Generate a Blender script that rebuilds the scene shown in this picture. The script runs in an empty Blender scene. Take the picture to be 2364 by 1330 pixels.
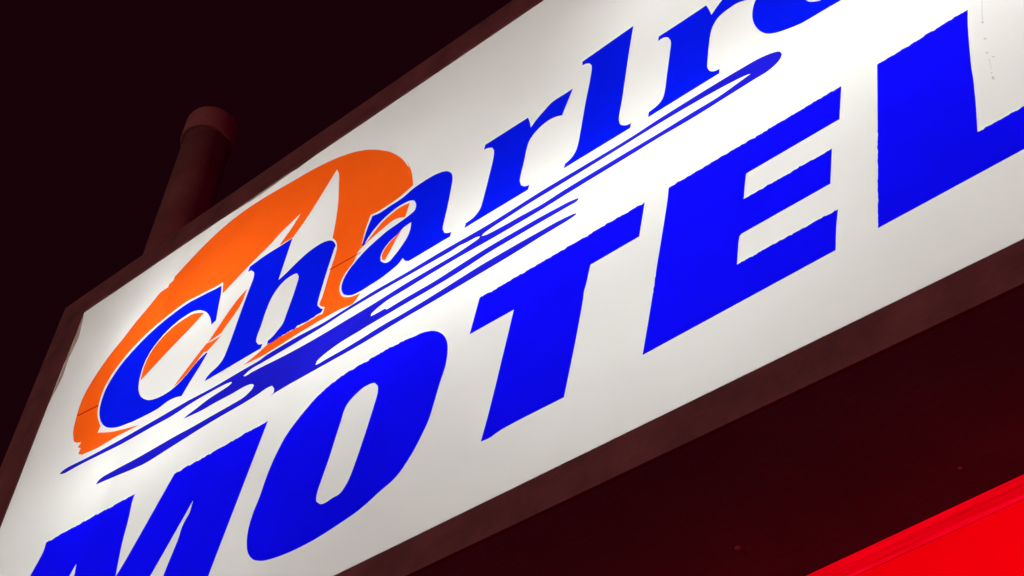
import bpy, bmesh, math
from mathutils import Matrix, Vector
from mathutils.geometry import tessellate_polygon

scene = bpy.context.scene
col = scene.collection

# ---------------------------------------------------------------- camera
cam_data = bpy.data.cameras.new("camera")
cam = bpy.data.objects.new("camera", cam_data)
col.objects.link(cam)
cam_data.sensor_width = 36.0
cam_data.lens = 43.0377
cam_data.clip_end = 500.0
right = Vector((0.79635359, 0.60483135, 0.0))
up = Vector((0.45445395, -0.59835859, 0.65987771))
fwd = Vector((-0.39911473, 0.52549598, 0.75137301))
m = Matrix((right, up, -fwd)).transposed().to_4x4()
m.translation = Vector((0.0, 0.0, 1.6))
cam.matrix_world = m
scene.camera = cam

# ---------------------------------------------------------------- night sky, added warm lamp, exposure
world = bpy.data.worlds.new("World")
scene.world = world
world.use_nodes = True
bg = world.node_tree.nodes["Background"]
bg.inputs["Color"].default_value = (0.0088, 0.0008, 0.0026, 1)
bg.inputs["Strength"].default_value = 1.0
scene.view_settings.view_transform = 'Standard'
scene.view_settings.look = 'None'
scene.view_settings.exposure = 0.0
scene.view_settings.gamma = 1.0
scene.view_settings.use_curve_mapping = False

lamp_data = bpy.data.lights.new("added_warm_light", 'AREA')  # added low warm lamp, no real source, to light the frame and post
lamp_data.shape = 'DISK'
lamp_data.size = 0.6
lamp_data.energy = 540.0
lamp_data.color = (1.0, 0.60, 0.50)
lamp = bpy.data.objects.new("added_warm_light", lamp_data)
col.objects.link(lamp)
lamp.location = (-3.0, -13.0, 1.0)
lamp.rotation_euler = (Vector((-1.5, 1.4, 4.0)) - lamp.location).to_track_quat('-Z', 'Y').to_euler()

# added red fill from low front right, for the post and cabinet underside
glow_data = bpy.data.lights.new("added_red_fill", 'AREA')
glow_data.shape = 'DISK'
glow_data.size = 1.5
glow_data.energy = 190.0
glow_data.color = (1.0, 0.05, 0.20)
glow = bpy.data.objects.new("added_red_fill", glow_data)
col.objects.link(glow)
glow.location = (8.0, -2.0, 0.6)
glow.rotation_euler = (Vector((-1.5, 1.4, 4.0)) - glow.location).to_track_quat('-Z', 'Y').to_euler()

# ---------------------------------------------------------------- helpers
def nodes_of(name):
    mt = bpy.data.materials.new(name)
    mt.use_nodes = True
    nt = mt.node_tree
    for n in list(nt.nodes): nt.nodes.remove(n)
    out = nt.nodes.new("ShaderNodeOutputMaterial")
    return mt, nt, out

def N(nt, kind, **kw):
    n = nt.nodes.new(kind)
    for k, v in kw.items():
        if k in n.inputs: n.inputs[k].default_value = v
        else: setattr(n, k, v)
    return n

def noise_ramp(nt, scale, stops, detail=5.0, stretch=(1, 1, 1), rough=0.6):
    tc = N(nt, "ShaderNodeTexCoord")
    mp = N(nt, "ShaderNodeMapping"); mp.inputs["Scale"].default_value = stretch
    nt.links.new(tc.outputs["Object"], mp.inputs["Vector"])
    nz = N(nt, "ShaderNodeTexNoise", Scale=scale, Detail=detail, Roughness=rough)
    nt.links.new(mp.outputs["Vector"], nz.inputs["Vector"])
    rp = N(nt, "ShaderNodeValToRGB")
    els = rp.color_ramp.elements
    els[0].position, els[0].color = stops[0][0], (*stops[0][1], 1)
    els[1].position, els[1].color = stops[-1][0], (*stops[-1][1], 1)
    for p, c in stops[1:-1]:
        e = els.new(p); e.color = (*c, 1)
    nt.links.new(nz.outputs["Fac"], rp.inputs["Fac"])
    return nz, rp

def metal_paint(name, c0, c1, c2, rough=0.62, scale=9.0, bump=0.25):
    mt, nt, out = nodes_of(name)
    p = N(nt, "ShaderNodeBsdfPrincipled", Roughness=rough)
    p.inputs["Specular IOR Level"].default_value = 0.25
    nz, rp = noise_ramp(nt, scale, [(0.28, c0), (0.5, c1), (0.75, c2)], 8.0)
    nt.links.new(rp.outputs["Color"], p.inputs["Base Color"])
    nz2, rp2 = noise_ramp(nt, scale * 14, [(0.3, (0, 0, 0)), (0.7, (1, 1, 1))], 3.0)
    b = N(nt, "ShaderNodeBump", Strength=bump, Distance=0.004)
    nt.links.new(rp2.outputs["Color"], b.inputs["Height"])
    nt.links.new(b.outputs["Normal"], p.inputs["Normal"])
    nt.links.new(p.outputs["BSDF"], out.inputs["Surface"])
    return mt

def film(name, tint, var=0.06, scale=6.0):
    """self-adhesive translucent vinyl: a colour filter with a faint sheen"""
    mt, nt, out = nodes_of(name)
    lo = tuple(c * (1 - var) for c in tint); hi = tuple(c * (1 + var) for c in tint)
    nz, rp = noise_ramp(nt, scale, [(0.3, lo), (0.7, hi)], 4.0)
    tr = N(nt, "ShaderNodeBsdfTransparent")
    nt.links.new(rp.outputs["Color"], tr.inputs["Color"])
    df = N(nt, "ShaderNodeBsdfDiffuse")
    nt.links.new(rp.outputs["Color"], df.inputs["Color"])
    mx = N(nt, "ShaderNodeMixShader", Fac=0.04)
    nt.links.new(tr.outputs[0], mx.inputs[1]); nt.links.new(df.outputs[0], mx.inputs[2])
    nt.links.new(mx.outputs[0], out.inputs["Surface"])
    return mt

def emitter(name, colour, strength):
    mt, nt, out = nodes_of(name)
    e = N(nt, "ShaderNodeEmission", Color=(*colour, 1), Strength=strength)
    nt.links.new(e.outputs[0], out.inputs["Surface"])
    return mt

# ---------------------------------------------------------------- materials
M = {}
M['frame'] = metal_paint("brown_frame_paint", (0.095, 0.042, 0.048), (0.15, 0.062, 0.070), (0.195, 0.085, 0.092))
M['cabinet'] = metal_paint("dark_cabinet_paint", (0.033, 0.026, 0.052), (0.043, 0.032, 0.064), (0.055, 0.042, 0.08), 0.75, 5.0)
M['pole'] = metal_paint("weathered_pole_paint", (0.145, 0.06, 0.06), (0.19, 0.078, 0.08), (0.24, 0.11, 0.11), 0.7, 7.0)
mt, nt, out = nodes_of("white_reflector_paint")
p = N(nt, "ShaderNodeBsdfDiffuse", Color=(0.82, 0.81, 0.80, 1))
nt.links.new(p.outputs[0], out.inputs["Surface"]); M['liner'] = mt

mt, nt, out = nodes_of("white_acrylic")           # back-lit translucent sheet, slightly yellowed
nz, rp = noise_ramp(nt, 2.6, [(0.3, (0.675, 0.685, 0.64)), (0.7, (0.715, 0.725, 0.68))], 5.0)
tl = N(nt, "ShaderNodeBsdfTranslucent")
nt.links.new(rp.outputs["Color"], tl.inputs["Color"])
df = N(nt, "ShaderNodeBsdfDiffuse", Color=(0.75, 0.73, 0.7, 1))
mx = N(nt, "ShaderNodeMixShader", Fac=0.22)
nt.links.new(tl.outputs[0], mx.inputs[1]); nt.links.new(df.outputs[0], mx.inputs[2])
nt.links.new(mx.outputs[0], out.inputs["Surface"]); M['panel'] = mt

M['blue'] = film("blue_vinyl", (0.0055, 0.0040, 1.31), 0.06, 4.0)
M['script_blue'] = film("script_blue_vinyl", (0.0022, 0.0110, 1.06), 0.06, 5.0)
M['swoosh_blue'] = film("stripe_blue_vinyl", (0.015, 0.013, 0.70), 0.10, 9.0)
M['orange'] = film("orange_vinyl", (1.18, 0.150, 0.010), 0.035)
M['seam'] = film("overlapped_vinyl_seam", (0.62, 0.22, 0.25))
M['grime'] = film("grime_film", (0.50, 0.36, 0.32), 0.3, 30.0)
M['speck'] = film("dirt_speck", (0.72, 0.72, 0.72), 0.25, 40.0)
M['streak'] = film("faint_dirt_streak", (0.93, 0.93, 0.93), 0.08, 40.0)
mt, nt, out = nodes_of("dark_gap")
p = N(nt, "ShaderNodeBsdfDiffuse", Color=(0.02, 0.008, 0.008, 1))
nt.links.new(p.outputs[0], out.inputs["Surface"]); M['gap'] = mt

def red_light(name, lo, hi, stretch, scale):
    mt, nt, out = nodes_of(name)
    nz, rp = noise_ramp(nt, scale, [(0.32, lo), (0.68, hi)], 4.0, stretch)
    e = N(nt, "ShaderNodeEmission", Strength=1.0)
    nt.links.new(rp.outputs["Color"], e.inputs["Color"])
    nt.links.new(e.outputs[0], out.inputs["Surface"])
    return mt
M['red_face'] = red_light("lit_red_acrylic", (0.74, 0.0, 0.0020), (0.90, 0.0, 0.0034), (1, 1, 1), 3.0)
M['red_lip'] = red_light("lit_red_acrylic_lip", (0.52, 0.0, 0.002), (0.95, 0.0, 0.009), (0.5, 1, 20), 5.5)
M['red_ridge'] = red_light("lit_red_ridge", (0.72, 0.0, 0.003), (1.0, 0.0, 0.022), (1.6, 1, 1), 5.0)

# ---------------------------------------------------------------- mesh builders
def link(name, me, mat, parent, loc=(0, 0, 0)):
    o = bpy.data.objects.new(name, me)
    col.objects.link(o)
    me.materials.append(mat)
    o.location = loc
    if parent: o.parent = parent
    return o

def from_bm(name, bm, mat, parent, loc=(0, 0, 0), smooth=False):
    bmesh.ops.recalc_face_normals(bm, faces=bm.faces)
    me = bpy.data.meshes.new(name)
    bm.to_mesh(me); bm.free()
    if smooth:
        for f in me.polygons: f.use_smooth = True
    return link(name, me, mat, parent, loc)

def sheet(name, groups, y, mat, parent):
    """flat film: list of [outer, hole, ...] loops in millimetres on the sign face"""
    vs, fs = [], []
    for loops in groups:
        base = len(vs)
        pl = [[Vector((a / 1000.0, 0, b / 1000.0)) for a, b in lp] for lp in loops]
        flat = [[Vector((v.x, v.z, 0)) for v in lp] for lp in pl]
        for lp in pl: vs.extend((v.x, y, v.z) for v in lp)
        for t in tessellate_polygon(flat): fs.append([base + i for i in t])
    me = bpy.data.meshes.new(name)
    me.from_pydata(vs, [], fs); me.update()
    bm = bmesh.new(); bm.from_mesh(me)
    for f in bm.faces:
        if f.normal.y > 0: f.normal_flip()
    bm.to_mesh(me); bm.free()
    return link(name, me, mat, parent)

def add_box(bm, x0, x1, y0, y1, z0, z1, bevel=0.0):
    r = bmesh.ops.create_cube(bm, size=1.0)
    for v in r['verts']:
        v.co = Vector((x0 if v.co.x < 0 else x1, y0 if v.co.y < 0 else y1, z0 if v.co.z < 0 else z1))
    if bevel:
        es = list({e for v in r['verts'] for e in v.link_edges})
        bmesh.ops.bevel(bm, geom=es, offset=bevel, segments=2, affect='EDGES')

def rings(bm, rects):
    """skin a chain of rectangles (x0,x1,z0,z1,y)"""
    rv = []
    for x0, x1, z0, z1, y in rects:
        rv.append([bm.verts.new(c) for c in ((x0, y, z0), (x1, y, z0), (x1, y, z1), (x0, y, z1))])
    for a, b in zip(rv, rv[1:]):
        for i in range(4):
            j = (i + 1) % 4
            bm.faces.new((a[i], a[j], b[j], b[i]))
    return rv

def lathe(bm, prof, seg=48):
    prev = None
    for r, z in prof:
        if r < 1e-6:
            ring = [bm.verts.new((0, 0, z))]
        else:
            ring = [bm.verts.new((r * math.cos(2 * math.pi * k / seg), r * math.sin(2 * math.pi * k / seg), z)) for k in range(seg)]
        if prev:
            for k in range(seg):
                l = (k + 1) % seg
                if len(ring) == 1: bm.faces.new((prev[k], prev[l], ring[0]))
                elif len(prev) == 1: bm.faces.new((prev[0], ring[l], ring[k]))
                else: bm.faces.new((prev[k], prev[l], ring[l], ring[k]))
        prev = ring

def empty(name, loc, label, cat, rotz=0.0):
    o = bpy.data.objects.new(name, None)
    col.objects.link(o)
    o.location = loc; o.rotation_euler = (0, 0, rotz)
    o['label'] = label; o['category'] = cat
    return o

# ---------------------------------------------------------------- the lit sign: cabinet, frame, face
SX, SY, SZ = -2.771, 1.25, 2.816
sign = empty("motel_sign", (SX, SY, SZ),
             "large white backlit motel sign with blue lettering, orange emblem and brown metal frame", "sign")
D = 0.462
# cabinet shell, open towards the face
bm = bmesh.new()
o = rings(bm, [(0.012, 3.284, -0.004, 1.715, -0.003), (0.012, 3.284, -0.004, 1.715, D)])
bm.faces.new(o[1])
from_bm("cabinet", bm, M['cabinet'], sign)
bm = bmesh.new()
o = rings(bm, [(0.135, 3.152, 0.069, 1.618, 0.006), (0.03, 3.257, 0.024, 1.694, 0.03), (0.03, 3.257, 0.024, 1.694, D - 0.02)])
bm.faces.new(o[2])
from_bm("reflector", bm, M['liner'], sign)

# retaining frame, 5 mm proud of the face, softly rounded edges
OX0, OX1, OZ0, OZ1 = 0.011, 3.285, -0.005, 1.716
IX0, IX1, IZ0, IZ1 = 0.139, 3.148, 0.070, 1.613
bm = bmesh.new()
rings(bm, [
    (OX0, OX1, OZ0, OZ1, -0.003), (OX0, OX1, OZ0, OZ1, -0.0036),
    (OX0 + .0004, OX1 - .0004, OZ0 + .0004, OZ1 - .0004, -0.0044),
    (OX0 + .0015, OX1 - .0015, OZ0 + .0015, OZ1 - .0015, -0.005),
    (IX0 - .003, IX1 + .003, IZ0 - .003, IZ1 + .003, -0.005),
    (IX0 - .0008, IX1 + .0008, IZ0 - .0008, IZ1 + .0008, -0.0042),
    (IX0, IX1, IZ0, IZ1, -0.003), (IX0, IX1, IZ0, IZ1, 0.005)])
bmesh.ops.recalc_face_normals(bm, faces=bm.faces)
bmesh.ops.subdivide_edges(bm, edges=[e for e in bm.edges if e.calc_length() > 0.5], cuts=40)
from_bm("frame", bm, M['frame'], sign)

# translucent acrylic face
sheet("face_panel", [[[(137, 68), (3150, 68), (3150, 1615), (137, 1615)]]], 0.0, M['panel'], sign)

# fluorescent tubes behind the face
for x, z, L, power in [(0.35, 0.28, 0.5, 3.6), (0.35, 0.75, 0.5, 2.6), (0.35, 1.28, 0.5, 1.1), (0.7, 0.28, 0.5, 2.7), (0.7, 0.75, 0.5, 10.0),
         (0.7, 1.28, 0.5, 13.4), (1.1, 0.28, 0.5, 2.2), (1.1, 0.75, 0.5, 5.2), (1.1, 1.28, 0.5, 4.6), (1.5, 0.28, 0.5, 0.6),
         (1.5, 0.75, 0.5, 11.2), (1.5, 1.28, 0.5, 2.2), (1.95, 0.28, 0.5, 2.4), (1.95, 0.75, 0.5, 11.8), (2.3, 0.28, 0.5, 3.4),
         (2.3, 0.75, 0.5, 10.8), (2.3, 1.28, 0.5, 5.6), (2.7, 0.28, 0.5, 1.6), (2.7, 0.75, 0.5, 11.4), (2.7, 1.28, 0.5, 2.6),
         (2.95, 0.28, 0.5, 6.9), (2.95, 0.75, 0.5, 4.6), (2.95, 1.28, 0.5, 2.5)]:
    bm = bmesh.new()
    lathe(bm, [(0, -L / 2), (0.019, -L / 2), (0.019, L / 2), (0, L / 2)], 20)
    bmesh.ops.rotate(bm, verts=bm.verts, cent=(0, 0, 0), matrix=Matrix.Rotation(math.pi / 2, 3, 'Y'))
    from_bm("lamp_tube", bm, emitter("lamp_tube_light", (0.955, 0.985, 1.0), power * 1.29), sign, (x, 0.2, z), True)

# rivets on the dark underside
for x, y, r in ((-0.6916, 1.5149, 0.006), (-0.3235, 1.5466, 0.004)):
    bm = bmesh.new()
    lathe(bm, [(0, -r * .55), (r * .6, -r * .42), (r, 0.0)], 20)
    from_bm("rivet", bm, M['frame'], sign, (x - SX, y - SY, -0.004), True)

# ---------------------------------------------------------------- vinyl graphics on the face (outlines in mm from the lower left corner of the sign)
SHAPES = {
'letter_C': [[(845.2,1253.5),(847.8,1241.6),(850.4,1229.8),(852.5,1217.7),(853.8,1205.9),(854.6,1193.9),(855.3,1181.5),(856.2,1168.8),(857.3,1156.6),(858.5,1144),(859.8,1131.2),(861.1,1118.4),(862.4,1105.8),(847.4,1096.9),(841,1115.3),(833.2,1133.9),(822.9,1151.9),(810.5,1169.3),(796.1,1184.5),(780.5,1197.5),(769.1,1204.9),(757.6,1210.8),(746.2,1215.1),(735.5,1217.8),(724.9,1218.9),(714.4,1219.1),(704,1218.6),(694.2,1217.7),(684.3,1216.1),(674.6,1213.8),(665.3,1211),(656.4,1207.6),(649.3,1204.2),(642.4,1200.4),(635.8,1196.1),(629.6,1191.4),(623.7,1186.5),(618.1,1181.2),(612,1174.9),(606.2,1168.2),(601,1161),(596.4,1153.3),(592.6,1144.9),(589.5,1135.7),(587.2,1125.9),(585.4,1115.5),(584.3,1105),(583.7,1094.5),(583.7,1083.2),(584.4,1071.7),(585.8,1060.1),(587.7,1048.5),(590.5,1034.9),(594.1,1021.2),(599.3,1007.5),(608.3,989.6),(620.3,972.3),(637,955.4),(655.1,941.1),(667.2,934.1),(679.2,929.2),(690.9,925.5),(701.4,922.9),(711.9,921.3),(722,920.5),(731.6,920.3),(740.4,920.7),(748.6,921.7),(756.5,923.3),(764.3,925.7),(771.2,928.6),(777.8,932.2),(784.3,936.3),(790.7,940.8),(796.9,945.3),(803.2,950.5),(809.2,956.2),(815.2,962),(821.2,967.6),(827.4,972.5),(833.4,976.3),(839.4,979.6),(845.5,982.6),(851.7,985.6),(857.8,988.7),(863.5,983),(860.3,976.5),(857,969.9),(853.8,963.3),(850.6,956.8),(847.3,950.3),(843.8,943.9),(840.2,937.4),(836.3,931),(832.4,924.7),(828.4,918.4),(824.6,912.1),(821,905.7),(817,898.4),(813.2,891.2),(809.5,883.9),(805.8,876.7),(802.1,869.4),(790.2,874.7),(778.2,879.3),(768,881.5),(757.6,882.7),(747.4,883),(739.3,882.2),(731.6,880.4),(723.7,878.6),(714.9,877.5),(706.2,877.5),(696.8,877.9),(687,878.7),(676.8,879.8),(666.3,881),(656.1,882.2),(645.6,883.5),(634.6,885),(623.5,886.7),(612.4,888.7),(601.4,891.1),(589.4,893.8),(577.4,896.6),(565.3,899.9),(553.3,903.8),(541.3,908.8),(525.2,917),(509,926.7),(494.1,938),(476.1,956.6),(460.8,977),(451.6,992.5),(444.2,1008.3),(438.5,1023.2),(434.5,1036.7),(432.3,1049.3),(430.9,1061.9),(430,1073),(429.7,1084.1),(430,1095),(431.1,1105.5),(432.8,1114.2),(435,1122.5),(437.8,1130.6),(441,1138.6),(444.8,1146.5),(448.4,1153.1),(452.4,1159.7),(456.8,1166.3),(461.5,1172.7),(466.5,1178.9),(471.8,1185),(477.2,1190.7),(483,1196.2),(489.3,1201.5),(495.8,1206.5),(502.5,1211.3),(509.3,1215.9),(516.3,1220.4),(523.2,1224.7),(529.9,1228.8),(536.6,1232.7),(543.4,1236.5),(550.2,1240.2),(557.3,1243.6),(564.7,1246.9),(572.4,1249.9),(580,1252.6),(587.8,1255),(596,1257.3),(604.3,1259.4),(612.8,1261.4),(621.3,1263.2),(629.9,1264.8),(638.4,1266.4),(647.9,1268.1),(657.4,1269.7),(666.9,1271.2),(676.5,1272.4),(686.3,1273.3),(696.3,1273.8),(706.4,1273.8),(716.5,1273.2),(727,1272.1),(737.6,1270.6),(748.3,1268.8),(758.8,1267),(768.8,1265.1),(778.4,1263.5),(791.5,1261.1),(804.2,1258.6),(815.9,1256.4),(826,1254.8),(836.2,1253.9)]],
'letter_h': [[(1106.5,1258.8),(1096.8,1259),(1087.1,1259.1),(1077.4,1259.3),(1067.6,1259.5),(1057.7,1259.7),(1047.5,1260.1),(1037.2,1260.7),(1026.8,1261.2),(1016.3,1261.5),(1006,1261.4),(996.8,1260.8),(987.6,1260),(978.4,1258.9),(969.3,1257.7),(960.1,1256.4),(950.9,1255.3),(948.9,1235.2),(961.8,1232.5),(975.5,1215.8),(978.8,1204),(979.5,1191.8),(978.7,1181.2),(976.5,1170.5),(974.2,1158.5),(972.8,1150.3),(971.3,1141.3),(969.8,1131.8),(968.2,1122),(966.6,1112.2),(965.1,1102.6),(963.7,1093.4),(962.3,1083.7),(961,1074.2),(959.7,1064.9),(958.5,1055.6),(957.3,1046.3),(956,1037),(954.8,1027.7),(953.6,1018.5),(952.4,1009.2),(951.1,1000),(949.9,991),(948.6,982.1),(947,971.7),(945.3,961.2),(943.7,951),(941.9,941.6),(940,933.4),(938,925.6),(935.8,919),(932.8,913.3),(926.9,906.4),(919.6,901.1),(913.7,898.5),(907.1,896.5),(901,894.2),(893.8,889.5),(887.2,884.4),(882.2,872.6),(1075,867.8),(1078,880.7),(1062.6,888.8),(1052.1,904.3),(1050.2,914.8),(1050.6,925.6),(1051.8,935),(1054,944.7),(1056.1,955.2),(1057.3,963.7),(1058.4,973.1),(1059.5,982.7),(1060.7,992.4),(1062.2,1001.8),(1063.9,1011.1),(1065.8,1020.5),(1068,1029.7),(1070.4,1038.4),(1073.1,1046.2),(1076.4,1053.4),(1080,1059.8),(1084,1065.6),(1088.3,1070.9),(1093,1075.9),(1098,1080.5),(1103.5,1084.4),(1109.4,1087.4),(1118.3,1089.8),(1127.9,1090.8),(1137.1,1090.4),(1146.1,1089.2),(1154.1,1085.1),(1163.2,1067.5),(1163.8,1055.2),(1161.9,1042.1),(1160.9,1033.5),(1159.5,1024.3),(1158,1014.7),(1156.4,1004.9),(1154.8,995.2),(1153.2,986.4),(1151.6,977.2),(1150,968.1),(1148.3,959.1),(1146.7,950.6),(1145.2,942.8),(1143.4,931.9),(1141.7,922),(1139.1,913.7),(1135.5,908.1),(1131.2,903.8),(1126.5,899.5),(1121.2,894.5),(1115.6,889.7),(1109.9,885.9),(1102.7,883.1),(1095.5,881),(1096.1,868.5),(1100.6,868.4),(1109.2,865.2),(1113.8,865.1),(1119.4,863.9),(1126.2,865.7),(1130.2,864.7),(1136.6,866.8),(1140,865.9),(1144.7,867.8),(1149.6,868.3),(1157.1,865.7),(1162.6,867.1),(1168.4,865.4),(1172.8,867.3),(1177.5,866.3),(1186.2,863),(1190.6,865.7),(1193.7,869.6),(1199.9,867.9),(1204.8,866.4),(1210.2,866.7),(1218.7,864.2),(1221.9,863.2),(1227.6,862.8),(1233.4,863.3),(1238.1,864.4),(1245.5,863.8),(1248.5,863.1),(1253.2,865.4),(1257.8,866.2),(1263.9,865.8),(1270.4,864.1),(1275.2,872.9),(1265.8,881.2),(1253.6,899.5),(1252.2,907.7),(1252.7,916.5),(1253.1,923.8),(1254,932.4),(1255.2,941.7),(1256.5,951.5),(1257.9,961.2),(1259.1,970.4),(1260.5,980.7),(1261.9,990.9),(1263.4,1001),(1264.9,1011),(1266.5,1021),(1268.1,1030.7),(1269.8,1040.5),(1271.6,1050.2),(1273.2,1059.4),(1274.7,1067.7),(1276.8,1081),(1278.9,1091.5),(1282.5,1098.6),(1277.2,1112.3),(1268.5,1127.1),(1259.9,1135.7),(1250.6,1141.9),(1238.5,1147.1),(1225.5,1149.9),(1217.3,1150.6),(1208.6,1150.7),(1199.6,1150.1),(1190.6,1148.9),(1181.9,1147.4),(1174,1145.3),(1166.1,1142.6),(1158.2,1139.5),(1150.6,1136.2),(1143.3,1132.8),(1136.6,1129.8),(1129.5,1126.3),(1123.1,1122.8),(1116.9,1119.4),(1110.6,1116.4),(1102.4,1113.2),(1094.1,1110.4),(1085.8,1107.7)]],
'letter_a': [[(1375.5,1028.7),(1377.1,1038.9),(1378.7,1049.3),(1380.4,1059.7),(1382.2,1069.9),(1384.2,1079.9),(1386.6,1089.5),(1389.2,1098.8),(1392,1108),(1394.8,1117.2),(1397.6,1126.6),(1405.3,1124.1),(1413,1121.6),(1421,1119.9),(1429,1119.5),(1437.4,1120),(1445.9,1120.8),(1454.4,1121.3),(1461.8,1121.4),(1469.2,1121.2),(1476.7,1121.1),(1484.2,1121.3),(1491.4,1122),(1498.7,1123.6),(1505.7,1126),(1512.7,1128.5),(1519.8,1130.9),(1527.2,1132.7),(1535,1133.8),(1542.9,1134.6),(1551,1135.1),(1559.1,1135.2),(1567.1,1135.1),(1576.2,1134.9),(1585.3,1134.4),(1594.4,1133.2),(1603.3,1130.8),(1613.7,1126.8),(1623.8,1121.6),(1632.7,1114.7),(1640.2,1105.5),(1646,1095.3),(1649.1,1084.6),(1650.5,1073.1),(1650.6,1063.3),(1649.8,1052.8),(1648.6,1041.9),(1647.3,1030.6),(1646.3,1021),(1645.2,1010.9),(1643.9,1000.6),(1642.6,990.3),(1641.3,980.2),(1640,970.6),(1638.5,960),(1636.8,949.5),(1635.1,939.3),(1633.6,929.8),(1632.5,921.1),(1630.5,908.8),(1630.4,897.7),(1636.3,880.8),(1645.6,874),(1656.7,868.7),(1653.1,855.9),(1535.4,857.5),(1524.4,866.2),(1515.5,882),(1511.5,876.8),(1506.7,872),(1501,868.9),(1494.2,866.3),(1486.8,864),(1479.8,862),(1472.2,860.2),(1464.3,858.6),(1456.2,857.4),(1449.5,856.6),(1442.6,856.2),(1435.5,855.9),(1428.4,855.7),(1421.5,855.5),(1413.4,855.2),(1405.4,854.9),(1397.5,854.8),(1389.7,855.3),(1381.1,856.2),(1372.7,857.6),(1364.1,860.8),(1351.5,868.5),(1340,879.2),(1332.2,892.4),(1327.1,906.4),(1325.8,919.1),(1327.3,931),(1329.3,938.6),(1332.2,946.1),(1335.8,953.2),(1339.9,959.8),(1344.9,966),(1350.6,971.5),(1356.7,976.6),(1362.9,981.6),(1368,985.8),(1373.3,989.8),(1378.7,993.6),(1384.2,997.2),(1390,1000.6),(1396,1003.8),(1402.1,1006.7),(1408.4,1009.4),(1414.9,1011.9),(1421.4,1014.3),(1428.2,1016.8),(1435.2,1019.2),(1442.3,1021.4),(1449.5,1023.4),(1456.7,1025),(1463.8,1026.1),(1471,1026.8),(1478.2,1027.3),(1485.4,1027.8),(1492.5,1028.5),(1500,1029.5),(1507.7,1030.5),(1515.2,1031.6),(1522.1,1032.9),(1527.8,1034.4),(1535,1036.4),(1539.8,1040.6),(1541.8,1050.3),(1541,1062),(1535.1,1078),(1528.3,1085),(1519.7,1090.3),(1512,1093.2),(1503.5,1094.9),(1494.7,1095.8),(1486.4,1096.1),(1478.8,1095.9),(1471.5,1094.9),(1464.4,1093.4),(1457.4,1091.5),(1450,1089.2),(1442.8,1086.5),(1435.7,1083.2),(1429,1079.5),(1422.6,1075.1),(1416.4,1070.1),(1410.6,1064.8),(1405.3,1059.5),(1399.8,1053.7),(1394.8,1047.8),(1390.6,1041.6),(1386.7,1033.4),(1383.3,1025.1)], [(1531.7,999.3),(1524.2,999.2),(1516.6,999.2),(1509.5,998),(1503.7,994.9),(1498.4,990.8),(1492.7,986.9),(1487,984.4),(1480.8,982.3),(1474.5,980),(1468.7,977),(1463.2,972.8),(1457.8,968),(1453.1,962.8),(1449.3,957.2),(1445.2,948.1),(1443.4,938.3),(1445.9,921.9),(1458.1,907),(1465.5,902.3),(1472.8,900.5),(1478.5,902.3),(1483.9,906.5),(1489.2,911.3),(1494.1,915.5),(1499,920.3),(1503.8,925.4),(1508.4,930.6),(1512.7,935.9),(1517,941.4),(1520.8,947.1),(1524,952.7),(1527.3,960.8),(1529.6,969.9),(1530.6,978.9),(1531.2,989.1)]],
'letter_r': [[(1868.2,1124.1),(1858.2,1124),(1847.9,1124),(1837.2,1124),(1826.4,1123.9),(1815.8,1123.9),(1805.4,1123.8),(1795.5,1123.8),(1786.3,1123.8),(1777.9,1123.8),(1770.6,1123.8),(1760.9,1123.9),(1752.9,1124),(1745,1124.2),(1741.2,1106.2),(1747.6,1105.2),(1753.9,1103.2),(1766,1093.6),(1771.2,1078.8),(1771.5,1066.1),(1769.9,1052.3),(1768.5,1042.3),(1766.7,1031.7),(1764.5,1020.7),(1762.3,1009.3),(1760.4,999.6),(1758.4,989.4),(1756.3,978.9),(1754.2,968.5),(1752.2,958.5),(1750.2,949.2),(1747.8,938.3),(1745.5,927.8),(1743.3,918.1),(1741.3,909.6),(1739.3,900.2),(1736.8,892.2),(1733.8,886.8),(1730,882),(1725.9,878),(1719.8,874),(1713.1,871.4),(1705.3,870.1),(1697,869.5),(1693.3,854.8),(1864.8,854.1),(1868.7,868.7),(1862.1,870),(1855.7,872.7),(1846.5,884.4),(1843.5,900.7),(1843.8,908.6),(1845.1,916.9),(1846.8,925.6),(1848.5,934.1),(1850.6,943),(1852.9,952.3),(1855,961.9),(1856.7,970.9),(1858.4,980.6),(1860,990.4),(1861.7,999.6),(1863.5,1007.7),(1866.5,1019.4),(1870.2,1028.9),(1874,1034.9),(1878.4,1040),(1883.3,1044.7),(1889.3,1049.5),(1895.9,1053.7),(1902.9,1057),(1909.1,1059.1),(1915.7,1060.6),(1922.4,1061.4),(1928.8,1061.4),(1935.3,1060.3),(1941.7,1058.2),(1947.7,1055.7),(1954.1,1052),(1960.1,1047.9),(1993,1126.1),(1985.3,1125.9),(1977.6,1125.6),(1969.5,1125.4),(1963.3,1125.5),(1956.7,1125.9),(1950,1126.1),(1943.3,1125.9),(1937.1,1124.7),(1931.4,1122.5),(1925.9,1119.5),(1920.6,1115.9),(1915.6,1112.2),(1910.6,1108.8),(1905.3,1105.1),(1900.3,1101.5),(1895.4,1097.8),(1890.7,1093.9),(1885.3,1088.6),(1880.2,1083.1),(1875.1,1077.6),(1874.1,1089.1),(1872.8,1100.8),(1870.6,1112.4)]],
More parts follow.
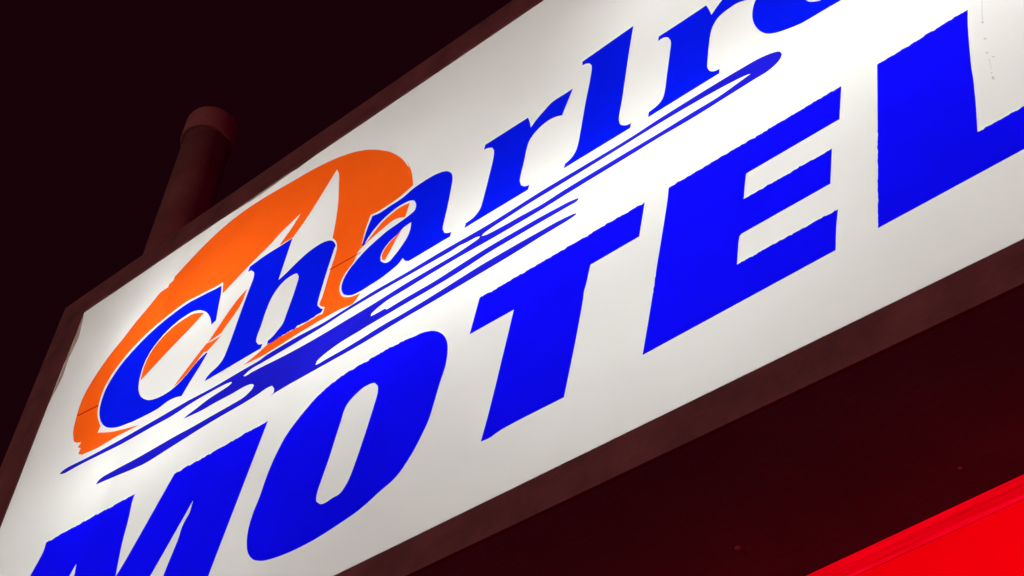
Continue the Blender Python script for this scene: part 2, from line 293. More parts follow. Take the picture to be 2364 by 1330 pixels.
'letter_l': [[(2162.7,1222.1),(2022.8,1210.2),(2022,1194.5),(2031.6,1192.4),(2040.8,1184.4),(2046.3,1170),(2045.5,1157),(2044.4,1148.8),(2042.7,1138.7),(2040.6,1127.6),(2038.4,1116.2),(2036.2,1105),(2034.1,1094.9),(2031.8,1084.7),(2029.5,1074.4),(2027.2,1063.9),(2024.8,1053.1),(2022.4,1041.9),(2020.5,1032.5),(2018.6,1022.7),(2016.7,1012.5),(2014.7,1002.1),(2012.8,991.8),(2010.9,981.5),(2009,971.6),(2007.2,962.2),(2005.4,953.3),(2003.3,942.9),(2001.3,932.7),(1999.4,922.8),(1997.4,913.6),(1995.5,905.5),(1993.6,898.7),(1990.5,889.9),(1986.9,883.3),(1983.2,878.5),(1978.9,874.3),(1974.4,870.9),(1967.6,867.9),(1960.7,865.8),(1956.6,852.6),(2121.6,853),(2125.7,867.1),(2118.6,868.6),(2111.8,871.2),(2102.5,880.9),(2099.6,889.3),(2098.3,899.8),(2098.5,907),(2099.6,915.3),(2101.5,924.2),(2103.7,933.7),(2106.1,943.6),(2108.5,953.5),(2110.6,963.2),(2112.5,972.6),(2114.5,982.5),(2116.5,992.6),(2118.5,1002.9),(2120.5,1013),(2122.5,1022.8),(2124.3,1032),(2125.9,1040.4),(2127.8,1050.1),(2129.4,1058.6),(2130.9,1067.1),(2132.8,1076.9),(2134.5,1085.6),(2136.4,1095.2),(2138.4,1105.5),(2140.5,1116.3),(2142.7,1127.3),(2144.8,1138.2),(2147,1148.9),(2149,1158.9),(2151.3,1169.9),(2153.6,1180.5),(2155.9,1190.9),(2158.1,1201.2),(2160.4,1211.5)]],
'letter_r2': [[(2337.2,1120),(2331.3,1119.7),(2325.3,1119.4),(2319.3,1119.1),(2313.3,1118.8),(2307.3,1118.5),(2301.3,1118.2),(2295.3,1117.9),(2289.3,1117.6),(2283.3,1117.3),(2277.3,1117.1),(2270.7,1116.9),(2264.1,1116.7),(2257.6,1116.5),(2251,1116.4),(2244.4,1116.3),(2237.8,1116.2),(2231.2,1116),(2224.6,1115.9),(2218,1115.8),(2214.7,1099.4),(2221.5,1100.5),(2228.1,1100),(2233.9,1096.3),(2238.9,1090.2),(2243.2,1071.9),(2242.8,1062.7),(2241.2,1052.7),(2238.8,1042),(2236.5,1030.7),(2234.6,1021.2),(2232.5,1010.9),(2230.2,1000.2),(2227.8,989.3),(2225.5,978.5),(2223.2,968),(2221,958),(2219,947.9),(2217,937.7),(2215,927.7),(2213.1,918.3),(2211.2,909.8),(2209.2,902.6),(2205.7,891.8),(2201.6,883.7),(2197.6,879.2),(2192.9,875.7),(2187.8,872.9),(2181.5,870.7),(2174.6,869.4),(2167.7,868.1),(2164.8,852.5),(2329.7,854.8),(2333.1,868.8),(2327.9,869.6),(2322.8,871.2),(2317.7,874.5),(2313.3,879.8),(2310.4,887.8),(2309,897.3),(2309.6,905.6),(2311.4,914.4),(2313.6,924),(2315.3,933),(2317.3,942.9),(2319.4,953.2),(2321.6,963.5),(2323.7,973.1),(2326,983),(2328.2,992.7),(2330.6,1001.9),(2333.1,1010.2),(2336.2,1018.7),(2339.5,1026.2),(2343.4,1032.9),(2348.2,1039.3),(2353.7,1044.7),(2359.7,1049.1),(2365.2,1051.6),(2371.1,1053.3),(2377.1,1054.5),(2383,1055.3),(2389.5,1056.2),(2395.8,1056.5),(2402.4,1055.7),(2408,1053.8),(2413.8,1050.9),(2419.6,1047.6),(2425.4,1044.6),(2437.9,1037.8),(2481.1,1106.1),(2474.7,1108),(2468.3,1109.9),(2461.4,1111.5),(2455.8,1112.2),(2449.8,1112.7),(2443.7,1113),(2437.4,1113.2),(2431.2,1113.6),(2425.1,1114.3),(2418.9,1115.2),(2412.8,1116),(2406.7,1116.3),(2400.7,1115.7),(2395,1114.1),(2389.4,1111.7),(2384,1108.7),(2378.5,1105.2),(2373.1,1101.4),(2368.1,1097.4),(2363.2,1092.9),(2358.2,1088),(2353.3,1082.9),(2348.4,1077.8),(2343.5,1072.9),(2341.8,1091.2),(2339.7,1105.2)]],
'letter_o': [[(2441.4,1026.5),(2437,1020),(2433.7,1012.5),(2430.8,1004.2),(2427.9,994.7),(2425.5,984.3),(2423.8,973.8),(2423,960),(2423.6,945.8),(2425,935),(2427.1,923.9),(2429.9,913.7),(2433.2,904.9),(2437.1,897),(2441.4,890.1),(2446.1,884.4),(2451.2,879.9),(2456.8,875.9),(2462.7,872.3),(2469.2,869.3),(2475.8,866.5),(2482.5,864),(2488.1,861.9),(2493.8,860),(2499.5,858.2),(2505.2,856.7),(2510.9,855.6),(2516.8,854.9),(2522.7,854.6),(2528.7,854.6),(2534.6,854.6),(2540.5,854.5),(2546.4,854.3),(2552.3,854.1),(2558.2,853.9),(2564,853.7),(2569.7,853.5),(2574.6,853.3),(2579.4,853),(2584.1,852.7),(2588.9,852.8),(2593.9,853.3),(2598.5,854.1),(2603.4,855.1),(2608.4,856.4),(2613.4,858),(2618.4,859.9),(2623.2,862),(2627.8,864.5),(2632.7,867.5),(2637.6,870.8),(2642.3,874.5),(2646.8,878.6),(2651.1,883.1),(2655,888.1),(2659.7,895.4),(2663.9,903.5),(2667.6,912.3),(2670.3,921.9),(2672,931.5),(2673.1,942),(2673.5,952.6),(2672.8,962.7),(2670.3,975.1),(2666.3,986.9),(2661.2,997.2),(2657.1,1002.9),(2652.3,1007.6),(2647.1,1011.6),(2641.6,1015.2),(2636,1018.7),(2631.2,1021.6),(2626.1,1024.3),(2620.8,1026.7),(2615.4,1028.9),(2609.9,1031),(2604.3,1032.9),(2598.7,1034.7),(2593.3,1036.4),(2587.8,1037.8),(2582.2,1039.1),(2576.6,1040.3),(2570.9,1041.4),(2565.2,1042.4),(2559.5,1043.2),(2553.8,1044),(2548.3,1044.7),(2542.7,1045.4),(2537,1045.9),(2531.4,1046.3),(2525.8,1046.6),(2520.3,1046.8),(2514.8,1046.9),(2509.4,1046.8),(2503.7,1046.6),(2498.1,1046.3),(2492.5,1045.8),(2486.9,1045.2),(2481.5,1044.4),(2476.2,1043.2),(2471,1041.8),(2464.5,1039.7),(2458,1037.3),(2451.7,1034.4),(2446.1,1030.8)], [(2532.1,923.4),(2536.9,909.6),(2540.6,904.6),(2545,900.4),(2549.8,896.5),(2555.1,892.9),(2560.5,891.2),(2565.3,891.9),(2570.3,894.1),(2575.2,897.4),(2580,901.3),(2584.2,905.1),(2588.4,909.5),(2592.5,914.4),(2596.4,919.6),(2600.1,925),(2604.1,931.2),(2608,937.8),(2611.3,944.8),(2613.6,952.1),(2614.9,964.6),(2613.9,976.1),(2609.8,983.6),(2604,988.2),(2598.3,989.2),(2592,988),(2585.6,985.6),(2580.4,983.1),(2575.2,979.6),(2569.9,975.6),(2564.8,971.4),(2559.7,966.9),(2554.6,962.1),(2549.7,956.8),(2545.3,950.9),(2541,944.4),(2536.7,937.3),(2533.4,930.1)]],
'letter_M': [[(1157,591.1),(1150.5,590.8),(1145.9,590.2),(1143.3,590.4),(1136.2,590.8),(1131.6,590),(1126.9,590.7),(1120.2,591.3),(1115.4,591.5),(1110,592),(1106.1,591.2),(1099.7,592.8),(1095.1,592.2),(1087.1,594.6),(1082.1,593.7),(1077.4,592.5),(1072.2,591.7),(1066.7,591.8),(1062.7,591.2),(1056.8,592.6),(1051,591.5),(1048.9,590.7),(1041.8,593.6),(1037.1,592.3),(1030.7,591.2),(1025.8,591.5),(1021.5,591.2),(1014.2,592.3),(1009.6,592.2),(1004.7,593.1),(996.8,593.1),(991.9,592.5),(986.3,593.2),(982,592.3),(977.3,590.2),(972.4,593),(964.9,593.6),(959.9,591.7),(953.6,592),(950.3,593),(944.8,591.6),(938.5,591.1),(932.8,593.7),(926.7,594),(922.4,593.5),(916.4,592.7),(910.4,592.3),(904.3,595.9),(897.8,595.4),(892.9,595),(886.7,593.8),(883.3,591.8),(876.6,592),(869.4,594.5),(866.5,594.1),(860.2,593.4),(765.6,402.6),(742.9,363.8),(741.7,373.3),(740.4,382.9),(739.1,392.7),(737.8,402.6),(736.4,412.5),(735.1,422.3),(733.9,432.1),(732.8,441.6),(731.8,451),(731,460.1),(730.3,469.5),(729.8,478.7),(729.5,487.6),(729.3,496.5),(729.1,505.1),(728.9,513.6),(728.5,521.9),(728,530.2),(727.1,539.1),(726,548.1),(724.8,556.9),(723.7,565.3),(722.8,573.1),(722.4,580.2),(722.7,588.8),(723.5,596.1),(724.4,603.4),(719.8,602.4),(714.3,603),(708.1,603.2),(700.7,604.4),(696.2,603.8),(689.3,602.5),(682.8,605),(674.9,605.1),(669.1,605),(663.9,605.6),(656.6,605.3),(651.4,605.5),(646.9,603.2),(640.1,603.5),(635,603.8),(628.5,606.2),(621.7,605.4),(614.5,607.9),(609.6,607),(602.9,606.7),(596.4,606.9),(593.1,605.5),(581.4,610.6),(578.4,608.5),(570,608.3),(566.3,608),(561.2,607.4),(551.5,608.2),(548,606.8),(540.7,610.3),(532.1,609.6),(529.7,608.2),(523.2,607.6),(515.7,609.4),(510.2,608),(504.1,609.7),(493.7,611.1),(488.3,610.2),(483.3,610.9),(479,610.1),(472.2,610.3),(464.7,611.3),(456.6,612.3),(449.3,611.3),(443.9,610.5),(436.9,611.7),(433.9,611),(426.6,609.8),(420.7,609.4),(411,612.1),(406.7,612.3),(399.8,611.9),(400.9,603.8),(402.1,595.6),(402.1,586.7),(401.1,580.6),(399.5,574),(397.3,567.1),(394.7,559.9),(391.8,552.6),(388.8,545.1),(385.8,537.7),(383,530.4),(380.5,523.3),(346.3,208.7),(473.9,209.1),(481.9,232.9),(490.5,258.6),(499.4,285.7),(508.4,313.3),(517.5,340.7),(526.3,367.3),(534.8,392.1),(542.5,414.5),(549.4,433.4),(555.2,448),(558.5,455.3),(561.3,460.9),(563.8,465.5),(566.3,469.9),(568.9,474.8),(570.4,466.6),(571.7,458.9),(573.3,450.3),(575.4,439.3),(578.3,425.1),(581.9,407.8),(586.1,388.1),(590.6,366.7),(595.4,344.1),(600.4,320.9),(605.4,297.8),(610.3,275.1),(614.9,253.4),(619.2,233.2),(810.1,208.7),(816.1,218.7),(822.2,228.6),(828.2,238.5),(834.3,248.3),(840.4,258.3),(846.5,268.4),(852.7,278.7),(859,289.3),(865.4,300.2),(871.9,311.6),(879.8,325.6),(887.8,340.3),(896,355.5),(904.4,371.1),(912.8,387.1),(921.4,403.4),(930,419.8),(938.7,436.3),(947.4,452.8),(956.1,469.2),(954.7,438.1),(951.8,432.6),(948.7,427.3),(945.7,421.9),(943,416.3),(940.9,410.3),(939.5,404),(938.8,397.5),(938.3,390.7),(937.8,383.4),(936.7,375.5),(935.4,368.4),(933.7,360.8),(931.8,352.8),(929.7,344.4),(927.5,335.7),(925.3,326.9),(923.1,318),(921.1,309.1),(919.2,300.4),(917.6,291.9),(916.3,283.6),(915.1,275.3),(914.1,267),(913.1,258.6),(912.3,250.3),(911.4,242),(910.6,233.8),(909.8,225.5),(908.9,217.4),(908,209.3),(1063.5,205.6)]],
'letter_O': [[(1627.2,574.2),(1635.5,566.9),(1643.2,558.5),(1649.8,549.5),(1654.8,540.5),(1658.8,531),(1661.8,521.8),(1663.7,513.4),(1664.7,505.2),(1665.1,496.6),(1665.2,488.9),(1664.9,480.7),(1664.3,472.4),(1663.4,464.2),(1662.2,456.4),(1660.8,449.9),(1659.1,443.6),(1657.2,437.5),(1655.1,431.4),(1653.1,425.2),(1651.2,418.8),(1649.5,412.5),(1647.8,406.1),(1646.2,399.5),(1644.5,392.9),(1642.8,386.3),(1641.2,379.8),(1639.5,373.5),(1637.6,366.3),(1635.8,359.2),(1634,352.1),(1632.1,345.2),(1630.1,338.5),(1627.9,332.3),(1625.7,326.9),(1623.4,321.9),(1620.9,317),(1618.4,312.3),(1615.7,307.5),(1613,302.6),(1610.1,297.4),(1607.2,292.2),(1604.1,286.9),(1600.9,281.6),(1597.6,276.3),(1594.1,271.1),(1590.4,266.1),(1587.1,261.9),(1583.7,257.6),(1580.2,253.4),(1576.5,249.1),(1572.8,245),(1568.9,241.1),(1565,237.4),(1561,234.1),(1556.9,231.1),(1552.2,228.3),(1547.4,226),(1542.5,224),(1537.4,222.3),(1532.3,220.6),(1527,218.9),(1521.6,216.8),(1516.5,214.8),(1511.3,212.6),(1506,210.3),(1500.7,207.9),(1495.2,205.6),(1489.6,203.4),(1484,201.2),(1478.2,199.2),(1472.5,197.4),(1466.5,195.8),(1460.4,194.4),(1454.3,193),(1448,191.8),(1441.7,190.7),(1435.3,189.6),(1428.9,188.6),(1422.5,187.6),(1416,186.6),(1409.7,185.6),(1403.4,184.7),(1397.1,183.8),(1390.7,183),(1384.3,182.2),(1377.8,181.5),(1371.3,180.8),(1364.8,180.3),(1358.2,179.9),(1351.6,179.6),(1345,179.4),(1338.2,179.3),(1331.5,179.3),(1324.7,179.3),(1317.9,179.4),(1311.1,179.7),(1304.5,180),(1298,180.4),(1289.9,181.1),(1281.7,181.9),(1273.6,182.9),(1265.8,184),(1258.1,185.3),(1250.8,186.7),(1243,188.4),(1235.5,190.1),(1228.3,192.2),(1221.1,195),(1212.3,199.1),(1203.7,203.9),(1195.8,209.7),(1186.1,219.9),(1178.2,231.3),(1173.8,240),(1170.7,248.9),(1168.2,258.2),(1166.6,265.2),(1165.4,272.4),(1164.6,279.8),(1164,287.1),(1163.8,294.4),(1163.9,300.9),(1164.3,307.4),(1165,313.9),(1166,320.3),(1167,326.7),(1168.3,333.1),(1169.7,339.7),(1171.5,346),(1173.5,352.4),(1175.6,358.8),(1177.6,365.4),(1179.5,372.5),(1181,378.9),(1182.4,385.7),(1183.8,392.8),(1185.1,400.1),(1186.5,407.3),(1188,414.5),(1189.5,421.5),(1191.2,428.1),(1193,434.7),(1195,441),(1197,447.2),(1199.1,453.3),(1201.3,459.3),(1203.6,465.2),(1206.1,471),(1208.5,476.8),(1211.1,482.4),(1213.7,488),(1216.5,493.5),(1219.4,498.9),(1222.5,504.1),(1225.8,509.1),(1229.4,514),(1233.2,518.7),(1237.3,523.2),(1241.4,527.5),(1245.7,531.7),(1249.9,535.8),(1254.1,539.8),(1259.4,544.6),(1264.7,549.1),(1270,553.4),(1275.4,557.6),(1280.9,561.7),(1286.2,565.7),(1291.5,569.5),(1296.9,573.2),(1302.4,576.7),(1308.3,580),(1314.2,581.2),(1317.9,584.2),(1322.2,584.6),(1326.7,588),(1329.9,589.1),(1334.8,590.5),(1339.6,592.5),(1343.2,594),(1348.7,594.3),(1353.5,593.6),(1357.4,596.1),(1360.2,596.8),(1365.1,597.6),(1370.9,599.7),(1375.4,598.3),(1381.2,599.9),(1385.3,600.9),(1388.9,601.4),(1394.5,601.7),(1398.7,600.3),(1404.7,599.2),(1409.7,600.3),(1414.7,601.9),(1419.1,602.6),(1426.2,601.2),(1430.8,601.1),(1435.1,601.2),(1439.9,599.2),(1447.4,599.2),(1449,601.2),(1454.3,602.7),(1461.1,601.3),(1466.5,601.3),(1471.2,601.5),(1476.5,600.4),(1480,602.4),(1485.6,600.5),(1490.7,601.8),(1493.3,602.4),(1499.8,601.2),(1504.3,602.8),(1507.8,601.6),(1515.6,599.3),(1518.1,600.1),(1524.3,598.7),(1529.8,597.8),(1532.7,599.4),(1537.3,599.5),(1543.1,596.9),(1546.3,598.3),(1552.8,596.7),(1557.4,596.3),(1562.1,594.9),(1568.6,593.5),(1575.2,591.9),(1579.8,591.6),(1582.9,591.8),(1591.3,590.5),(1595.4,589.4),(1603.6,586.5),(1611.8,583.2),(1619.7,579.2)], [(1473.6,518.9),(1483,505.1),(1484.8,496.8),(1484.9,487.7),(1484.4,481.2),(1483.3,474),(1481.7,466.4),(1479.9,458.4),(1478,450),(1476.1,441.6),(1474.5,434.6),(1472.9,427.3),(1471.1,419.8),(1469.3,412.1),(1467.4,404.2),(1465.5,396.4),(1463.5,388.5),(1461.5,380.7),(1459.5,373.1),(1457.5,365.6),(1455.5,358),(1453.4,350.2),(1451.2,342.2),(1449,334.2),(1446.8,326.4),(1444.6,318.9),(1442.5,311.8),(1440.4,305.2),(1438.4,299.4),(1436.5,294.3),(1433.4,287.1),(1430.4,281.5),(1426.9,276.4),(1423.1,271.2),(1418.9,266.4),(1413.9,263.1),(1408.4,262),(1402.3,262.1),(1396,262),(1389.1,260.9),(1382,259.6),(1375.3,259.4),(1368.7,260.6),(1362.6,263.4),(1352.1,274.9),(1350.2,282.8),(1350.3,291.5),(1350.9,296.9),(1351.9,302.7),(1353.3,308.9),(1355,315.2),(1356.7,321.7),(1358.4,328.1),(1359.9,334.2),(1361.5,340.4),(1363.3,346.7),(1365,353),(1366.8,359.5),(1368.5,366),(1370.2,372.7),(1371.6,379),(1373.1,385.5),(1374.5,392.2),(1375.9,398.9),(1377.2,405.7),(1378.6,412.3),(1379.9,418.8),(1381.3,425.1),(1382.8,432.1),(1384.4,439.1),(1385.9,445.9),(1387.4,452.5),(1388.7,458.7),(1389.9,464.5),(1391.1,471.9),(1392,478.6),(1393.5,484.9),(1395.8,491.3),(1398.6,497.3),(1402.3,502.7),(1406,506.5),(1410.2,509.8),(1414.9,512.8),(1419.9,515.6),(1425.4,518.5),(1431.3,521.3),(1437.6,523.4),(1444.4,524.4),(1451.7,524.5),(1459.7,523.8),(1467.4,522.1)]],
'letter_T': [[(2132.4,598.7),(2129.5,598),(2125.6,596.1),(2121.2,598.4),(2117.1,598.9),(2114.5,599.6),(2111.1,597.8),(2106.6,598.7),(2103.2,598),(2098.2,598.5),(2095.8,596.7),(2091.2,597.2),(2088.2,597.2),(2084.4,597.7),(2080.3,598.7),(2075.7,597.8),(2072.7,599.3),(2067.3,599),(2065.5,597.8),(2059.9,597.4),(2056.3,598),(2051.7,598.8),(2049.4,600),(2045.7,599.5),(2040.7,597.1),(2036.6,598.3),(2032.2,598.5),(2028.7,597.7),(2025.2,598.7),(2021.8,598),(2016.7,598.6),(2013.1,597.7),(2011.4,596.8),(2006.3,597.2),(2002.7,594.8),(1999.3,595.7),(1994.9,596.5),(1991.2,597.7),(1986.5,597.2),(1982.8,597),(1978.7,596.8),(1974.1,596.9),(1971.7,596.5),(1967.6,597.1),(1963.4,597.4),(1959.4,598),(1954.1,598.3),(1952.4,596.6),(1947,595.1),(1944.3,596.3),(1939.5,597.3),(1934.3,596.7),(1932.7,596),(1927.5,596.9),(1924.5,596.5),(1919.5,596.9),(1916.1,595.3),(1911.7,596.1),(1907.1,596.6),(1903.8,597.3),(1900.3,596),(1896,596.6),(1891.5,595.9),(1887.4,596.5),(1882.1,596.8),(1879.6,595),(1873.9,595.5),(1871.5,596),(1867.5,596.5),(1862.6,596),(1858.1,596.4),(1855.4,594.9),(1850.9,594),(1846.5,595.1),(1842,597),(1837.3,595.9),(1833.6,596.2),(1828.3,596.7),(1825.9,597.1),(1821.5,596.2),(1816.4,595),(1814.2,595.6),(1808.3,595.9),(1804.8,595.1),(1800.2,595.9),(1797.8,595.1),(1792.6,595.5),(1788.4,596.2),(1783.7,594.2),(1780.8,593.9),(1776.3,594.9),(1772,593),(1767.4,595.1),(1762.3,597),(1757.4,596.8),(1753.3,596.8),(1748.7,595.8),(1745.8,597.7),(1741.4,595.2),(1719.2,504.7),(1826.8,504.6),(1820.6,478.6),(1814.2,451.8),(1807.7,424.8),(1801.4,398),(1795.2,372),(1789.3,347.1),(1783.6,323.8),(1778.4,302.4),(1773.7,283.4),(1769.5,267),(1767.4,259),(1765.4,251.8),(1763.6,245.2),(1761.9,239.2),(1760.2,233.5),(1758.6,227.9),(1757,222.4),(1755.4,216.7),(1753.7,210.8),(1759.7,210),(1765.6,209.3),(1771.9,209.1),(1776.8,209.6),(1781.7,210.7),(1786.9,212),(1792.9,213.2),(1800.1,214.1),(1809.4,214.8),(1820.5,215.1),(1833,215.3),(1846.5,215.4),(1860.8,215.3),(1875.4,215.1),(1890.2,215),(1904.9,214.8),(1919,214.7),(1932.4,214.7),(1935,225.1),(1937.7,235.6),(1940.3,246.1),(1943.1,256.7),(1945.8,267.4),(1948.5,278.2),(1951.2,289),(1953.9,299.8),(1956.6,310.7),(1959.2,321.7),(1961.9,332.8),(1964.7,344.7),(1967.5,357),(1970.4,369.6),(1973.3,382),(1976,394),(1978.5,405.2),(1980.6,415.3),(1982.5,424.1),(1983.8,431.1),(1984.9,439.1),(1985.9,445.6),(1987.7,451.7),(1990,457.8),(1992.1,464),(1993.8,469.7),(1995.3,475.5),(1997,481.8),(1998.8,488.3),(2000.6,495.3),(2002.5,502.6),(2004.4,509.7),(2111.8,511.9)]],
'letter_E': [[(2538.3,606.8),(2535.3,606.7),(2531.2,606.4),(2527.7,606.4),(2524.8,606.2),(2522.6,605.7),(2518.4,607.8),(2514.3,607.5),(2511.4,606.4),(2508.4,606.3),(2505,607),(2502.1,606.7),(2498.1,605.2),(2496.3,606.3),(2491.5,607),(2488.3,606),(2485.1,607.5),(2482.8,606.4),(2479.7,605.9),(2476.1,605.7),(2472.5,606.2),(2468.5,606.1),(2465.2,604.6),(2461.4,605.5),(2458.5,604.7),(2454.7,605.4),(2452,605),(2448.3,605.4),(2444.6,604.3),(2442.1,605.8),(2439.4,605.2),(2434.4,604.8),(2431.8,604.2),(2428.2,604.2),(2425.7,603.8),(2421.4,604.9),(2419.4,604.7),(2415.6,604.6),(2411.6,604.9),(2407.9,604.1),(2404.6,604.5),(2400.6,604.4),(2398.4,603.4),(2395.2,605.7),(2391.5,602.6),(2387.6,602.9),(2385,603.9),(2380.6,601.8),(2377.5,603.3),(2373.5,602.7),(2370.1,604.1),(2366.5,600.8),(2363.4,602.3),(2360.5,603.3),(2355.7,604.4),(2352,604),(2350,603.4),(2347.2,601.6),(2342.5,603),(2338.1,604.1),(2336.2,602.5),(2332.8,602.7),(2328.4,603.3),(2324.8,603),(2321,603.1),(2317.6,603.5),(2313.5,602.8),(2310.3,602.2),(2307.2,601.6),(2303.3,603),(2300.9,603),(2295.9,603.6),(2293.2,602.7),(2289.8,602),(2285.4,601.9),(2283.4,602.3),(2278.1,602.4),(2276,602.4),(2272.5,601.5),(2269.2,601.1),(2264.8,601.7),(2260.9,601.8),(2258.5,600.5),(2255,600.5),(2250.4,601.4),(2246.9,601.6),(2242.8,601.9),(2239.6,600.7),(2235.5,601),(2232.3,599.8),(2228.2,601.2),(2223.9,601.4),(2220.4,600),(2218.9,599.5),(2213.9,600.5),(2210,600.6),(2206,601.8),(2203.7,602.1),(2199.8,600.4),(2196.6,599.3),(2192.9,600.3),(2189.1,600.1),(2184.6,600.1),(2183.3,592.6),(2182,585.1),(2180,575.2),(2177.2,562.7),(2173.3,546.4),(2168.6,527.3),(2163.4,506.5),(2157.9,484.7),(2152.4,462.9),(2147.1,442),(2142.2,422.8),(2138,406),(2134.7,392.4),(2134,385.9),(2132.6,384.4),(2131.3,379.6),(2130.3,373.2),(2129.4,368.2),(2129.6,365.7),(2127,360.6),(2125.8,356.2),(2126,352.7),(2124.1,347.7),(2121.4,337.2),(2118.5,325.5),(2115.3,313),(2111.9,299.7),(2108.4,286),(2104.8,272.1),(2101.2,258.1),(2097.6,244.4),(2094.2,231),(2090.9,218.2),(2444.2,229.4),(2445.8,235.9),(2447.4,242.6),(2448.9,249.3),(2450.5,256),(2452.1,262.6),(2453.8,269.2),(2455.4,275.6),(2457.3,282.3),(2459.2,288.8),(2461.2,295.3),(2463.2,301.7),(2465.2,308.2),(2467.1,314.7),(2463.8,313.4),(2461.1,315.2),(2458.5,313.7),(2455,312.9),(2451.6,313.2),(2448.8,313.6),(2446.2,313.7),(2442.1,315.5),(2439.4,314.6),(2437.5,313.8),(2433.2,314.5),(2430.8,314.7),(2428.2,314.6),(2425.2,314.6),(2421.1,314.1),(2419,313.5),(2414.9,313.6),(2413.3,312.8),(2408.8,312.6),(2405.5,313.4),(2402.6,313.8),(2399.4,313.6),(2397.7,313.2),(2393.5,313.5),(2389.9,313.4),(2387.1,313.6),(2384.7,311.8),(2380.6,313.5),(2377.8,313.7),(2376.2,313.3),(2372.9,312.6),(2369.8,312.2),(2365.4,312.7),(2363.6,313.7),(2359.6,313),(2356.3,312.2),(2352.8,312.5),(2350.3,313.2),(2347.7,313.1),(2344.3,313.1),(2341.4,312.3),(2338.4,312.5),(2334.3,311.9),(2332.1,312.7),(2327.3,311.8),(2324,312.3),(2321.9,311.7),(2318.9,310.6),(2315,310.9),(2312,310),(2309.4,311.4),(2305.6,311.9),(2303.2,311.4),(2300.2,311.6),(2296.8,310.5),(2292.7,311.5),(2290.8,311),(2287.5,310.4),(2283.4,310.5),(2285.1,317.8),(2286.8,325.7),(2288.6,334),(2290.4,342.3),(2292.1,350.3),(2293.9,357.7),(2295.6,364.2),(2297.2,369.3),(2298.7,372.8),(2302.8,376),(2468.1,380.5),(2488.6,461.7),(2486,461.7),(2483,461.3),(2478.7,461.6),(2476.1,460.9),(2473.4,460.4),(2468.8,460.6),(2467.5,460.6),(2462.9,460.1),(2460.8,460.5),(2456.4,460),(2453.3,459.9),(2449.7,461.3),(2447.4,461.7),(2444.4,460.9),(2441,461),(2437,460.3),(2435.1,460.7),(2431.8,460.8),(2427.2,462.6),(2425.8,460.3),(2421.7,459.9),(2417.6,460.6),(2414.4,460.1),(2411.7,458.7),(2408.2,458.5),(2405.4,459.3),(2401.6,458.9),(2398.6,459.4),(2396.2,459.4),(2392.3,459.3),(2389.4,458.9),(2386.3,459.8),(2382.6,458.6),(2378.6,459.5),(2375.8,458.5),(2373,458.7),(2369.2,459.7),(2365.7,460.1),(2363.6,459),(2359.8,458.3),(2357.3,457.3),(2353.9,458.1),(2350.3,459),(2347.5,458.9),(2343.3,458),(2339.7,457.9),(2336.4,458.2),(2333.6,458.7),(2329.2,457.9),(2326.9,457.8),(2324.4,457.8),(2320,458.1),(2334.7,519),(2516.2,523.7)]],
